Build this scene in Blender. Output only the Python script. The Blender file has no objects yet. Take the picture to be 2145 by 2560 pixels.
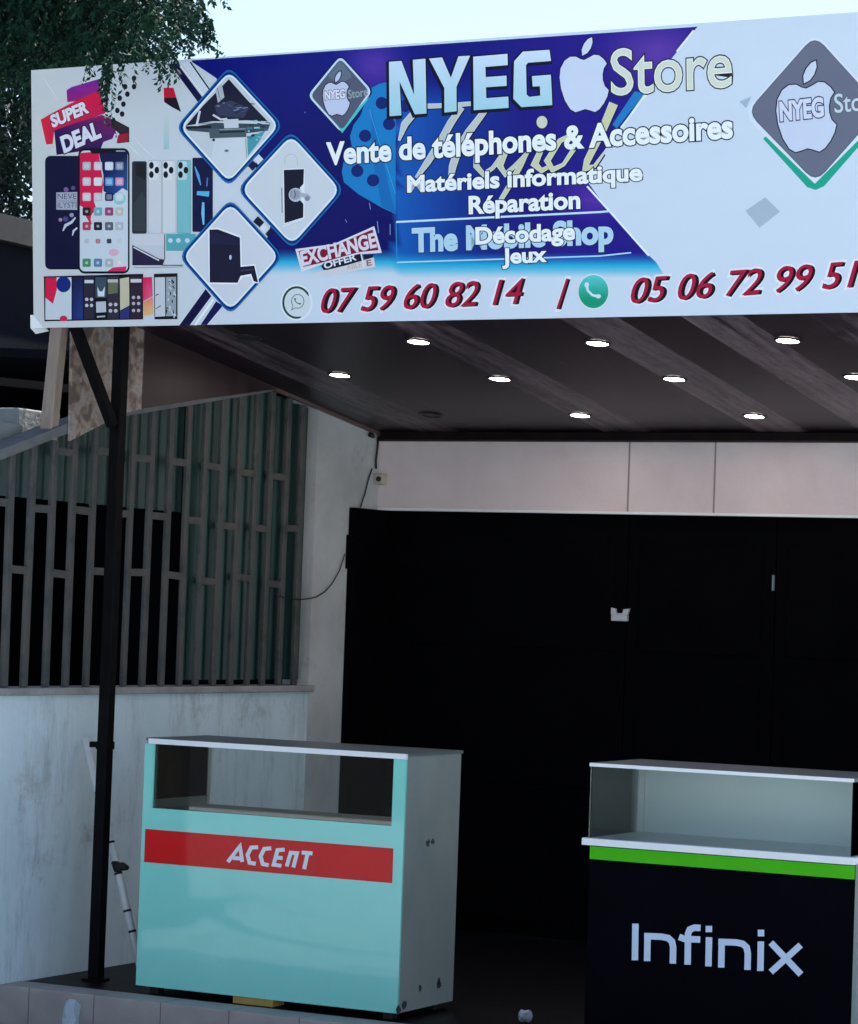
import bpy, bmesh, math, random
from math import radians, sin, cos, pi
from mathutils import Vector, Matrix
from mathutils.geometry import tessellate_polygon

scene = bpy.context.scene
COL = scene.collection
rnd = random.Random(7)

# ------------------------------------------------------------------ camera
F_PX, W_PX, H_PX = 7000.0, 2145.0, 2560.0
YAW, PITCH, ROLL = radians(27.4028), radians(2.173), radians(2.058)
EYE = Vector((0, 0, 1.4792))
_f = Vector((-sin(YAW) * cos(PITCH), cos(YAW) * cos(PITCH), sin(PITCH)))
_r = Vector((cos(YAW), sin(YAW), 0))
_u = _r.cross(_f)
RIGHT = cos(ROLL) * _r + sin(ROLL) * _u
UP = cos(ROLL) * _u - sin(ROLL) * _r
cam_data = bpy.data.cameras.new("camera")
cam = bpy.data.objects.new("camera", cam_data)
COL.objects.link(cam)
cam_data.sensor_fit = 'HORIZONTAL'
cam_data.sensor_width = 36.0
cam_data.lens = F_PX / W_PX * 36.0
cam_data.clip_start, cam_data.clip_end = 0.1, 2000
cam.matrix_world = Matrix((
    (RIGHT.x, UP.x, -_f.x, EYE.x), (RIGHT.y, UP.y, -_f.y, EYE.y),
    (RIGHT.z, UP.z, -_f.z, EYE.z), (0, 0, 0, 1)))
scene.camera = cam

# ------------------------------------------------------------------ sky, sun, exposure
SUN_EL, SUN_AZ = radians(64), radians(14)      # azimuth from +Y (behind the shop) towards +X
world = bpy.data.worlds.new("World")
scene.world = world
world.use_nodes = True
wn = world.node_tree
sky = wn.nodes.new('ShaderNodeTexSky')
sky.sky_type = 'NISHITA'
sky.sun_disc = False
sky.sun_elevation = SUN_EL
sky.sun_rotation = SUN_AZ
sky.dust_density = 1.0
sky.ozone_density = 0.4
bg = wn.nodes['Background']
bg.inputs['Strength'].default_value = 0.08
wn.links.new(sky.outputs[0], bg.inputs[0])
sl = bpy.data.lights.new("sun", 'SUN')
sl.energy = 5.0
sl.angle = radians(0.5)
sl.color = (1.0, 0.95, 0.88)
sun = bpy.data.objects.new("sun", sl)
COL.objects.link(sun)
to_sun = Vector((sin(SUN_AZ) * cos(SUN_EL), cos(SUN_AZ) * cos(SUN_EL), sin(SUN_EL)))
sun.rotation_euler = to_sun.to_track_quat('Z', 'Y').to_euler()
sun.location = to_sun * 30
scene.view_settings.view_transform = 'Standard'
scene.view_settings.look = 'None'
scene.view_settings.exposure = 1.6
scene.view_settings.gamma = 1.0

# ------------------------------------------------------------------ helpers
def lin(c, k=1.0):
    out = []
    for v in c:
        v = v / 255.0
        v = v / 12.92 if v <= 0.04045 else ((v + 0.055) / 1.055) ** 2.4
        out.append(min(v * k, 0.86))
    return tuple(out)

def sight(x, y):                       # direction of a photo pixel in the world
    return _f + RIGHT * ((x - W_PX / 2) / F_PX) - UP * ((y - H_PX / 2) / F_PX)

def on_y(x, y, Y):
    d = sight(x, y); return EYE + d * (Y / d.y)

def on_x(x, y, X):
    d = sight(x, y); return EYE + d * (X / d.x)

def on_z(x, y, Z):
    d = sight(x, y); return EYE + d * ((Z - EYE.z) / d.z)

def empty(name, loc=(0, 0, 0)):
    o = bpy.data.objects.new(name, None)
    o.empty_display_size = 0.1
    o.location = loc
    COL.objects.link(o)
    return o

def tag(o, label=None, cat=None, group=None, kind=None):
    if label: o['label'] = label
    if cat: o['category'] = cat
    if group: o['group'] = group
    if kind: o['kind'] = kind
    return o

class MB:
    """collects faces and links them as one mesh object"""
    def __init__(self):
        self.v, self.f, self.m = [], [], []
        self.mi = 0
    def add(self, verts, faces):
        b = len(self.v)
        self.v += [tuple(p) for p in verts]
        for fc in faces:
            self.f.append(tuple(b + i for i in fc)); self.m.append(self.mi)
        return self
    def hexa(self, p):                  # p: 4 bottom (ccw), 4 top
        return self.add(p, [(3, 2, 1, 0), (4, 5, 6, 7), (0, 1, 5, 4), (1, 2, 6, 5), (2, 3, 7, 6), (3, 0, 4, 7)])
    def box(self, x0, x1, y0, y1, z0, z1):
        return self.hexa([(x0, y0, z0), (x1, y0, z0), (x1, y1, z0), (x0, y1, z0),
                          (x0, y0, z1), (x1, y0, z1), (x1, y1, z1), (x0, y1, z1)])
    def bar(self, a, b, w, h=None, up=(0, 0, 1)):
        a, b = Vector(a), Vector(b); h = h or w
        d = (b - a).normalized(); s = d.cross(Vector(up))
        if s.length < 1e-4: s = d.cross(Vector((1, 0, 0)))
        s.normalize(); t = s.cross(d)
        q = [(-1, -1), (1, -1), (1, 1), (-1, 1)]
        pts = [a + s * (i * w / 2) + t * (j * h / 2) for i, j in q] + [b + s * (i * w / 2) + t * (j * h / 2) for i, j in q]
        return self.hexa(pts)
    def tube(self, pts, rad, n=8, caps=True):
        pts = [Vector(p) for p in pts]
        if not isinstance(rad, (list, tuple)): rad = [rad] * len(pts)
        rings = []
        for i, p in enumerate(pts):
            d = (pts[min(i + 1, len(pts) - 1)] - pts[max(i - 1, 0)]).normalized()
            s = d.cross(Vector((0.3, 0.2, 1)) if abs(d.z) < 0.9 else Vector((1, 0.1, 0))).normalized()
            t = d.cross(s)
            rings.append([p + (s * cos(2 * pi * k / n) + t * sin(2 * pi * k / n)) * rad[i] for k in range(n)])
        verts = [v for r in rings for v in r]
        faces = []
        for i in range(len(pts) - 1):
            for k in range(n):
                faces.append((i * n + k, i * n + (k + 1) % n, (i + 1) * n + (k + 1) % n, (i + 1) * n + k))
        if caps:
            faces.append(tuple(range(n - 1, -1, -1)))
            faces.append(tuple((len(pts) - 1) * n + k for k in range(n)))
        return self.add(verts, faces)
    def prism(self, poly, off):         # planar polygon (3-D points) extruded by off
        off = Vector(off); n = len(poly)
        p = [Vector(q) for q in poly]
        v = p + [q + off for q in p]
        f = [tuple(range(n)), tuple(range(2 * n - 1, n - 1, -1))]
        f += [((i + 1) % n, i, n + i, n + (i + 1) % n) for i in range(n)]
        return self.add(v, f)
    def build(self, name, mats, parent=None, bevel=0, smooth=False, loc=None):
        me = bpy.data.meshes.new(name)
        me.from_pydata(self.v, [], self.f)
        mats = mats if isinstance(mats, (list, tuple)) else [mats]
        for m in mats: me.materials.append(m)
        for p, i in zip(me.polygons, self.m): p.material_index = i
        bm = bmesh.new(); bm.from_mesh(me)
        bmesh.ops.recalc_face_normals(bm, faces=bm.faces)
        bm.to_mesh(me); bm.free()
        if smooth:
            for p in me.polygons: p.use_smooth = True
        o = bpy.data.objects.new(name, me)
        COL.objects.link(o)
        if parent:
            o.parent = parent
            o.matrix_parent_inverse = Matrix.Translation(-Vector(parent.location)) if parent.type == 'EMPTY' else Matrix()
        if bevel:
            b = o.modifiers.new('bevel', 'BEVEL'); b.width = bevel; b.segments = 2; b.limit_method = 'ANGLE'
        return o

# ------------------------------------------------------------------ materials
def new_mat(name):
    m = bpy.data.materials.new(name); m.use_nodes = True
    nt = m.node_tree
    return m, nt, nt.nodes, nt.links, nt.nodes['Principled BSDF']

def ramp(nodes, stops, interp='LINEAR'):
    r = nodes.new('ShaderNodeValToRGB'); r.color_ramp.interpolation = interp
    el = r.color_ramp.elements
    el[0].position, el[0].color = stops[0][0], (*stops[0][1], 1)
    el[1].position, el[1].color = stops[-1][0], (*stops[-1][1], 1)
    for p, c in stops[1:-1]:
        e = el.new(p); e.color = (*c, 1)
    return r

def pbr(name, c1, c2=None, rough=0.6, scale=4.0, detail=8, lo=0.35, hi=0.65, bump=0.0, bscale=60, metal=0.0, stretch=(1, 1, 1), spec=0.5, dirt=None, coat=0.0, streak=None):
    m, nt, N, L, P = new_mat(name)
    tc = N.new('ShaderNodeTexCoord'); mp = N.new('ShaderNodeMapping')
    mp.inputs['Scale'].default_value = stretch
    L.new(tc.outputs['Object'], mp.inputs[0])
    col = None
    if c2 is not None:
        nz = N.new('ShaderNodeTexNoise'); nz.inputs['Scale'].default_value = scale; nz.inputs['Detail'].default_value = detail
        nz.inputs['Roughness'].default_value = 0.65
        L.new(mp.outputs[0], nz.inputs['Vector'])
        r = ramp(N, [(lo, c1), (hi, c2)]); L.new(nz.outputs['Fac'], r.inputs[0]); col = r.outputs[0]
        if dirt:                         # (colour, scale, low, high): stains and wear
            n2 = N.new('ShaderNodeTexNoise'); n2.inputs['Scale'].default_value = dirt[1]; n2.inputs['Detail'].default_value = 12
            n2.inputs['Roughness'].default_value = 0.75
            L.new(tc.outputs['Object'], n2.inputs['Vector'])
            r2 = ramp(N, [(dirt[2], (0, 0, 0)), (dirt[3], (1, 1, 1))]); L.new(n2.outputs['Fac'], r2.inputs[0])
            mx = N.new('ShaderNodeMix'); mx.data_type = 'RGBA'
            L.new(r2.outputs[0], mx.inputs[0]); L.new(col, mx.inputs[6]); mx.inputs[7].default_value = (*dirt[0], 1)
            col = mx.outputs[2]
        if streak:
            m4 = N.new('ShaderNodeMapping'); m4.inputs['Scale'].default_value = (3.2, 3.2, 0.55); L.new(tc.outputs['Object'], m4.inputs[0])
            n4 = N.new('ShaderNodeTexNoise'); n4.inputs['Scale'].default_value = 2.4; n4.inputs['Detail'].default_value = 14; n4.inputs['Roughness'].default_value = 0.8
            L.new(m4.outputs[0], n4.inputs['Vector'])
            r4 = ramp(N, [(0.50, (0, 0, 0)), (0.78, (0.75, 0.75, 0.75))]); L.new(n4.outputs['Fac'], r4.inputs[0])
            mx4 = N.new('ShaderNodeMix'); mx4.data_type = 'RGBA'; L.new(r4.outputs[0], mx4.inputs[0]); L.new(col, mx4.inputs[6]); mx4.inputs[7].default_value = (*streak, 1)
            col = mx4.outputs[2]
        L.new(col, P.inputs['Base Color'])
        rr = N.new('ShaderNodeMapRange'); rr.inputs[3].default_value = max(rough - 0.08, 0.02); rr.inputs[4].default_value = min(rough + 0.08, 1)
        L.new(nz.outputs['Fac'], rr.inputs[0]); L.new(rr.outputs[0], P.inputs['Roughness'])
    else:
        P.inputs['Base Color'].default_value = (*c1, 1); P.inputs['Roughness'].default_value = rough
    P.inputs['Metallic'].default_value = metal
    P.inputs['Specular IOR Level'].default_value = spec
    P.inputs['Coat Weight'].default_value = coat
    P.inputs['Coat Roughness'].default_value = 0.04
    if bump:
        nb = N.new('ShaderNodeTexNoise'); nb.inputs['Scale'].default_value = bscale; nb.inputs['Detail'].default_value = 6
        L.new(mp.outputs[0], nb.inputs['Vector'])
        b = N.new('ShaderNodeBump'); b.inputs['Strength'].default_value = bump; b.inputs['Distance'].default_value = 0.01
        L.new(nb.outputs['Fac'], b.inputs['Height']); L.new(b.outputs[0], P.inputs['Normal'])
    return m

def glass_mat(name, tint=(0.75, 0.88, 0.86), rough=0.02, refl=1.0):
    m, nt, N, L, P = new_mat(name)
    N.remove(P)
    out = N['Material Output']
    tr = N.new('ShaderNodeBsdfTransparent'); tr.inputs[0].default_value = (*tint, 1)
    gl = N.new('ShaderNodeBsdfGlossy'); gl.inputs['Roughness'].default_value = rough
    fr = N.new('ShaderNodeFresnel'); fr.inputs[0].default_value = 1.5
    mu = N.new('ShaderNodeMath'); mu.operation = 'MULTIPLY'; mu.inputs[1].default_value = refl; mu.use_clamp = True
    mx = N.new('ShaderNodeMixShader')
    L.new(fr.outputs[0], mu.inputs[0]); L.new(mu.outputs[0], mx.inputs[0])
    L.new(tr.outputs[0], mx.inputs[1]); L.new(gl.outputs[0], mx.inputs[2]); L.new(mx.outputs[0], out.inputs[0])
    return m

def emit_mat(name, col, strength):
    m, nt, N, L, P = new_mat(name)
    P.inputs['Base Color'].default_value = (0.8, 0.8, 0.8, 1)
    P.inputs['Emission Color'].default_value = (*col, 1)
    P.inputs['Emission Strength'].default_value = strength
    return m

M = {}
M['wall'] = pbr('wall_paint', (0.55, 0.68, 0.73), (0.68, 0.79, 0.83), 0.85, 1.7, 12, 0.32, 0.66, 0.3, 45, dirt=((0.20, 0.19, 0.18), 2.3, 0.57, 0.80), streak=(0.20, 0.22, 0.23))
M['lintel'] = pbr('lintel_paint', (0.66, 0.55, 0.56), (0.74, 0.63, 0.64), 0.8, 3.0, 8, 0.35, 0.65, 0.12, 60, dirt=((0.30, 0.26, 0.24), 5.0, 0.68, 0.85))
M['concrete'] = pbr('concrete', (0.22, 0.22, 0.21), (0.36, 0.36, 0.35), 0.9, 6, 10, 0.3, 0.7, 0.4, 50)
M['bar'] = pbr('grille_paint', (0.045, 0.048, 0.048), (0.095, 0.10, 0.098), 0.75, 9, 10, 0.35, 0.65, 0.3, 80, dirt=((0.085, 0.045, 0.030), 9, 0.50, 0.72))
M['sheet'] = pbr('green_sheet', (0.007, 0.034, 0.036), (0.013, 0.050, 0.046), 0.45, 1.6, 6, 0.3, 0.7, 0.05, 30)
M['black'] = pbr('black_metal', (0.006, 0.006, 0.008), (0.012, 0.012, 0.015), 0.55, 6, 6, 0.4, 0.6, 0.05, 60, spec=0.25)
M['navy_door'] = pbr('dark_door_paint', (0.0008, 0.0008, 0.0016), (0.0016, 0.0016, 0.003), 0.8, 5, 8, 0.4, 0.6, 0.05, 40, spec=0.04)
M['steel'] = pbr('black_steel', (0.003, 0.003, 0.004), (0.006, 0.006, 0.006), 0.6, 20, 8, 0.4, 0.7, 0.1, 120, spec=0.08)
M['darkroom'] = pbr('shade_navy_wall', (0.003, 0.004, 0.008), (0.007, 0.008, 0.014), 0.9, 2, 8, 0.3, 0.7, 0.1, 30, spec=0.1)  # navy wall, deepened so the colour itself carries the shade behind the grille
M['mirrordark'] = pbr('mirror_dark_paint', (0.004, 0.005, 0.005), (0.009, 0.010, 0.010), 0.9, 1.5, 10, 0.3, 0.7)  # near-black so the added unseen wall mirrors dark in the counters
M['bouncefront'] = pbr('pale_bounce_render', (0.50, 0.57, 0.60), (0.60, 0.66, 0.69), 0.9, 1.5, 10, 0.3, 0.7)  # pale so the added unseen building throws sunlight back at the shop
M['timber'] = pbr('timber', (0.27, 0.20, 0.165), (0.37, 0.29, 0.24), 0.75, 12, 8, 0.3, 0.7, 0.2, 50, stretch=(3, 3, 0.4))
M['pvc'] = pbr('white_pvc', (0.74, 0.76, 0.78), (0.82, 0.84, 0.85), 0.45, 18, 6, 0.35, 0.65, 0.1, 60)
M['pale'] = pbr('painted_board', (0.20, 0.24, 0.225), (0.28, 0.30, 0.275), 0.55, 3, 10, 0.3, 0.7, 0.06, 60, dirt=((0.12, 0.14, 0.15), 4.0, 0.62, 0.75))
M['mint'] = pbr('mint_glass_front', (0.24, 0.68, 0.59), (0.27, 0.72, 0.63), 0.25, 2, 8, 0.3, 0.7, 0.0, 60, spec=0.1, coat=0.8)
M['red'] = pbr('red_vinyl', (0.62, 0.012, 0.014), (0.68, 0.016, 0.016), 0.3, 5, 4, 0.3, 0.7, spec=0.08, coat=0.25)
M['white_letter'] = pbr('white_letter', (0.78, 0.80, 0.84), None, 0.4)
M['alu'] = pbr('white_edging', (0.80, 0.82, 0.85), (0.86, 0.86, 0.86), 0.35, 10, 4, 0.3, 0.7)
M['green'] = pbr('green_vinyl', (0.06, 0.45, 0.010), (0.075, 0.50, 0.012), 0.4, 6, 4, 0.3, 0.7, spec=0.06)
M['blackfront'] = pbr('black_laminate', (0.0012, 0.0012, 0.0028), (0.0025, 0.0025, 0.005), 0.45, 3, 6, 0.3, 0.7, spec=0.015)
M['glasstop'] = pbr('frosted_glass_top', (0.10, 0.13, 0.13), (0.15, 0.18, 0.18), 0.35, 8, 6, 0.3, 0.7)
M['whitepanel'] = pbr('white_laminate', (0.80, 0.87, 0.89), (0.83, 0.89, 0.90), 0.45, 3, 4, 0.3, 0.7)
M['floor'] = pbr('dark_floor_tile', (0.002, 0.002, 0.004), (0.006, 0.006, 0.009), 0.5, 7, 8, 0.3, 0.7, 0.05, 60, spec=0.15)
M['yellow'] = pbr('yellow_wood', (0.42, 0.28, 0.06), (0.50, 0.34, 0.09), 0.7, 20, 6, 0.3, 0.7)
M['rubber'] = pbr('black_rubber', (0.01, 0.01, 0.01), None, 0.7)
M['cable'] = pbr('black_cable', (0.012, 0.011, 0.011), None, 0.5)
M['jbox'] = pbr('plastic_box', (0.45, 0.38, 0.33), (0.5, 0.43, 0.38), 0.5, 8, 4)
M['brass'] = pbr('dull_steel', (0.50, 0.52, 0.54), (0.62, 0.64, 0.66), 0.4, 14, 4, 0.3, 0.7, metal=0.3)
M['roofmetal'] = pbr('roof_sheet', (0.30, 0.29, 0.28), (0.40, 0.39, 0.38), 0.5, 4, 8, metal=0.5)
M['bark'] = pbr('bark', (0.010, 0.008, 0.007), (0.026, 0.021, 0.018), 0.95, 14, 10, 0.3, 0.7, 0.8, 30, stretch=(1, 1, 0.35))
M['glass'] = glass_mat('clear_glass', (0.94, 0.98, 0.975), refl=1.4)
M['plastic_bag'] = pbr('thin_plastic', (0.34, 0.40, 0.46), (0.42, 0.48, 0.54), 0.4, 9, 4)
M['lamp_on'] = emit_mat('lit_lamp', (1.0, 0.84, 0.78), 24.0)
M['lamp_off'] = pbr('unlit_lamp', (0.012, 0.011, 0.012), None, 0.5)
M['lamp_rim'] = pbr('lamp_rim', (0.02, 0.018, 0.02), None, 0.4)

def soffit_mat():
    m, nt, N, L, P = new_mat('pvc_ceiling_planks')
    tc = N.new('ShaderNodeTexCoord'); sp = N.new('ShaderNodeSeparateXYZ'); L.new(tc.outputs['Object'], sp.inputs[0])
    dv = N.new('ShaderNodeMath'); dv.operation = 'DIVIDE'; dv.inputs[1].default_value = 0.25; L.new(sp.outputs['X'], dv.inputs[0])
    fl = N.new('ShaderNodeMath'); fl.operation = 'FLOOR'; L.new(dv.outputs[0], fl.inputs[0])
    wn_ = N.new('ShaderNodeTexWhiteNoise'); wn_.noise_dimensions = '1D'; L.new(fl.outputs[0], wn_.inputs['W'])
    mp = N.new('ShaderNodeMapping'); mp.inputs['Scale'].default_value = (6, 0.40, 1); L.new(tc.outputs['Object'], mp.inputs[0])
    nz = N.new('ShaderNodeTexNoise'); nz.inputs['Scale'].default_value = 3.0; nz.inputs['Detail'].default_value = 9; nz.inputs['Roughness'].default_value = 0.7
    L.new(mp.outputs[0], nz.inputs['Vector'])
    ad = N.new('ShaderNodeMath'); ad.operation = 'MULTIPLY_ADD'; ad.inputs[1].default_value = 0.50
    L.new(wn_.outputs['Value'], ad.inputs[0]); L.new(nz.outputs['Fac'], ad.inputs[2])
    n3 = N.new('ShaderNodeTexNoise'); n3.inputs['Scale'].default_value = 26; n3.inputs['Detail'].default_value = 8; n3.inputs['Roughness'].default_value = 0.8
    m3 = N.new('ShaderNodeMapping'); m3.inputs['Scale'].default_value = (1.6, 0.35, 1); L.new(tc.outputs['Object'], m3.inputs[0]); L.new(m3.outputs[0], n3.inputs['Vector'])
    a3 = N.new('ShaderNodeMath'); a3.operation = 'MULTIPLY_ADD'; a3.inputs[1].default_value = 0.75; L.new(n3.outputs['Fac'], a3.inputs[0]); L.new(ad.outputs[0], a3.inputs[2]); ad = a3
    r = ramp(N, [(0.0, (0.004, 0.0015, 0.004)), (0.45, (0.018, 0.008, 0.017)), (1.0, (0.26, 0.20, 0.22))])
    mr = N.new('ShaderNodeMapRange'); mr.inputs[1].default_value = 0.72; mr.inputs[2].default_value = 1.50; L.new(ad.outputs[0], mr.inputs[0]); L.new(mr.outputs[0], r.inputs[0])
    fr = N.new('ShaderNodeMath'); fr.operation = 'FRACT'; L.new(dv.outputs[0], fr.inputs[0])
    lt = N.new('ShaderNodeMath'); lt.operation = 'LESS_THAN'; lt.inputs[1].default_value = 0.03; L.new(fr.outputs[0], lt.inputs[0])
    mx = N.new('ShaderNodeMix'); mx.data_type = 'RGBA'; L.new(lt.outputs[0], mx.inputs[0]); L.new(r.outputs[0], mx.inputs[6])
    mx.inputs[7].default_value = (0.012, 0.008, 0.01, 1)
    L.new(mx.outputs[2], P.inputs['Base Color'])
    P.inputs['Roughness'].default_value = 0.38; P.inputs['Specular IOR Level'].default_value = 0.25
    return m
M['soffit'] = soffit_mat()

def marble_mat():
    m, nt, N, L, P = new_mat('patterned_laminate')
    tc = N.new('ShaderNodeTexCoord')
    nz = N.new('ShaderNodeTexNoise'); nz.inputs['Scale'].default_value = 15; nz.inputs['Detail'].default_value = 4; nz.inputs['Distortion'].default_value = 0.5
    L.new(tc.outputs['Object'], nz.inputs['Vector'])
    r = ramp(N, [(0.38, (0.11, 0.085, 0.075)), (0.5, (0.30, 0.22, 0.17)), (0.56, (0.36, 0.32, 0.30)), (0.66, (0.24, 0.20, 0.18))])
    L.new(nz.outputs['Fac'], r.inputs[0]); L.new(r.outputs[0], P.inputs['Base Color']); P.inputs['Roughness'].default_value = 0.4
    return m
M['marble'] = marble_mat()
M['maroon'] = pbr('maroon_laminate', (0.022, 0.010, 0.013), (0.042, 0.021, 0.024), 0.45, 7, 8, 0.3, 0.7, stretch=(1, 1, 0.4))

def tile_mat(name, c1, c2, size, grout, rough):
    m, nt, N, L, P = new_mat(name)
    tc = N.new('ShaderNodeTexCoord')
    nz = N.new('ShaderNodeTexNoise'); nz.inputs['Scale'].default_value = 7; nz.inputs['Detail'].default_value = 9
    L.new(tc.outputs['Object'], nz.inputs['Vector'])
    r = ramp(N, [(0.3, c1), (0.7, c2)]); L.new(nz.outputs['Fac'], r.inputs[0])
    sp = N.new('ShaderNodeSeparateXYZ'); L.new(tc.outputs['Object'], sp.inputs[0])
    dv = N.new('ShaderNodeMath'); dv.operation = 'DIVIDE'; dv.inputs[1].default_value = size; L.new(sp.outputs['X'], dv.inputs[0])
    fr = N.new('ShaderNodeMath'); fr.operation = 'FRACT'; L.new(dv.outputs[0], fr.inputs[0])
    lt = N.new('ShaderNodeMath'); lt.operation = 'LESS_THAN'; lt.inputs[1].default_value = 0.012; L.new(fr.outputs[0], lt.inputs[0])
    mx = N.new('ShaderNodeMix'); mx.data_type = 'RGBA'; L.new(lt.outputs[0], mx.inputs[0]); L.new(r.outputs[0], mx.inputs[6])
    mx.inputs[7].default_value = (*grout, 1); L.new(mx.outputs[2], P.inputs['Base Color'])
    P.inputs['Roughness'].default_value = rough
    return m
M['tile'] = tile_mat('beige_tile', (0.30, 0.26, 0.24), (0.40, 0.35, 0.32), 0.30, (0.08, 0.07, 0.065), 0.5)
M['ground'] = pbr('dusty_ground', (0.26, 0.30, 0.33), (0.35, 0.40, 0.43), 0.95, 0.8, 12, 0.3, 0.7, 0.5, 25, dirt=((0.20, 0.18, 0.16), 2.0, 0.55, 0.75))

def leaf_mat(name, a, b):
    m, nt, N, L, P = new_mat(name)
    g = N.new('ShaderNodeNewGeometry')
    r = ramp(N, [(0.0, a), (1.0, b)]); L.new(g.outputs['Random Per Island'], r.inputs[0])
    L.new(r.outputs[0], P.inputs['Base Color']); P.inputs['Roughness'].default_value = 0.6
    P.inputs['Specular IOR Level'].default_value = 0.08
    return m
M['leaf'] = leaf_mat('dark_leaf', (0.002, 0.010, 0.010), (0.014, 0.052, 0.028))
M['leaf2'] = leaf_mat('rear_leaf', (0.004, 0.013, 0.011), (0.013, 0.030, 0.020))  # dull dark green of the rear tree
M['leaf3'] = leaf_mat('yellow_green_leaf', (0.04, 0.07, 0.02), (0.10, 0.13, 0.045))

def ink_mat():
    m, nt, N, L, P = new_mat('printed_vinyl')
    at = N.new('ShaderNodeAttribute'); at.attribute_name = 'ink'
    L.new(at.outputs['Color'], P.inputs['Base Color'])
    P.inputs['Roughness'].default_value = 0.33
    P.inputs['Specular IOR Level'].default_value = 0.10
    tc = N.new('ShaderNodeTexCoord'); mp = N.new('ShaderNodeMapping'); mp.inputs['Scale'].default_value = (0.7, 1, 1.6)
    mp.inputs['Rotation'].default_value = (0, radians(35), 0)
    L.new(tc.outputs['Object'], mp.inputs[0])
    nz = N.new('ShaderNodeTexNoise'); nz.inputs['Scale'].default_value = 1.7; nz.inputs['Detail'].default_value = 3
    L.new(mp.outputs[0], nz.inputs['Vector'])
    b = N.new('ShaderNodeBump'); b.inputs['Strength'].default_value = 0.35; b.inputs['Distance'].default_value = 0.06
    L.new(nz.outputs['Fac'], b.inputs['Height']); L.new(b.outputs[0], P.inputs['Normal'])
    P.inputs['Coat Weight'].default_value = 0.07; P.inputs['Coat Roughness'].default_value = 0.2
    L.new(b.outputs[0], P.inputs['Coat Normal'])
    return m
M['ink'] = ink_mat()

# ------------------------------------------------------------------ flat printing (sign, counter fronts)
_metrics = {}
def text_shape(s, offset=0.0, shear=0.0):
    key = (s, offset, shear)
    if key in _metrics: return _metrics[key]
    cu = bpy.data.curves.new('tmp_text', 'FONT'); cu.body = s; cu.size = 1; cu.offset = offset; cu.shear = shear
    cu.resolution_u = 4; cu.fill_mode = 'FRONT'
    o = bpy.data.objects.new('tmp_text', cu); COL.objects.link(o)
    dg = bpy.context.evaluated_depsgraph_get(); dg.update()
    me = o.evaluated_get(dg).to_mesh()
    vs = [(v.co.x, v.co.y) for v in me.vertices]; fs = [tuple(p.vertices) for p in me.polygons]
    o.evaluated_get(dg).to_mesh_clear()
    bpy.data.objects.remove(o); bpy.data.curves.remove(cu)
    _metrics[key] = (vs, fs)
    return vs, fs
CAP = max(v[1] for v in text_shape('H')[0])

def stroke_poly(pts, w):                # list of quads for a thick, mitred line
    out = []
    P = [Vector(p) for p in pts]; n = len(P)
    L_, R_ = [], []
    for i in range(n):
        a = (P[i] - P[i - 1]).normalized() if i else (P[1] - P[0]).normalized()
        b = (P[i + 1] - P[i]).normalized() if i < n - 1 else a
        t = (a + b); t = t.normalized() if t.length > 1e-6 else a
        nrm = Vector((-t.y, t.x)); k = 1 / max(0.45, nrm.dot(Vector((-a.y, a.x))))
        ww = w[i] if isinstance(w, (list, tuple)) else w
        L_.append(P[i] + nrm * ww / 2 * k); R_.append(P[i] - nrm * ww / 2 * k)
    for i in range(n - 1): out.append([L_[i], L_[i + 1], R_[i + 1], R_[i]])
    return out

class Sheet:
    """a plane that photo pixels can be laid out on"""
    def __init__(self, o, u, v, step=0.00004, start=0.0008):
        self.o, self.u, self.v = Vector(o), Vector(u).normalized(), Vector(v).normalized()
        self.n = self.u.cross(self.v).normalized()
        if self.n.y > 0: self.n = -self.n
        self.h, self.step, self.floor = start, step, None
    def uv(self, x, y):
        d = sight(x, y)
        t = (self.o - EYE).dot(self.n) / d.dot(self.n)
        q = EYE + d * t - self.o
        return Vector((q.dot(self.u), q.dot(self.v)))
    def co(self, p, h): return self.o + self.u * p[0] + self.v * p[1] + self.n * h

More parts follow.
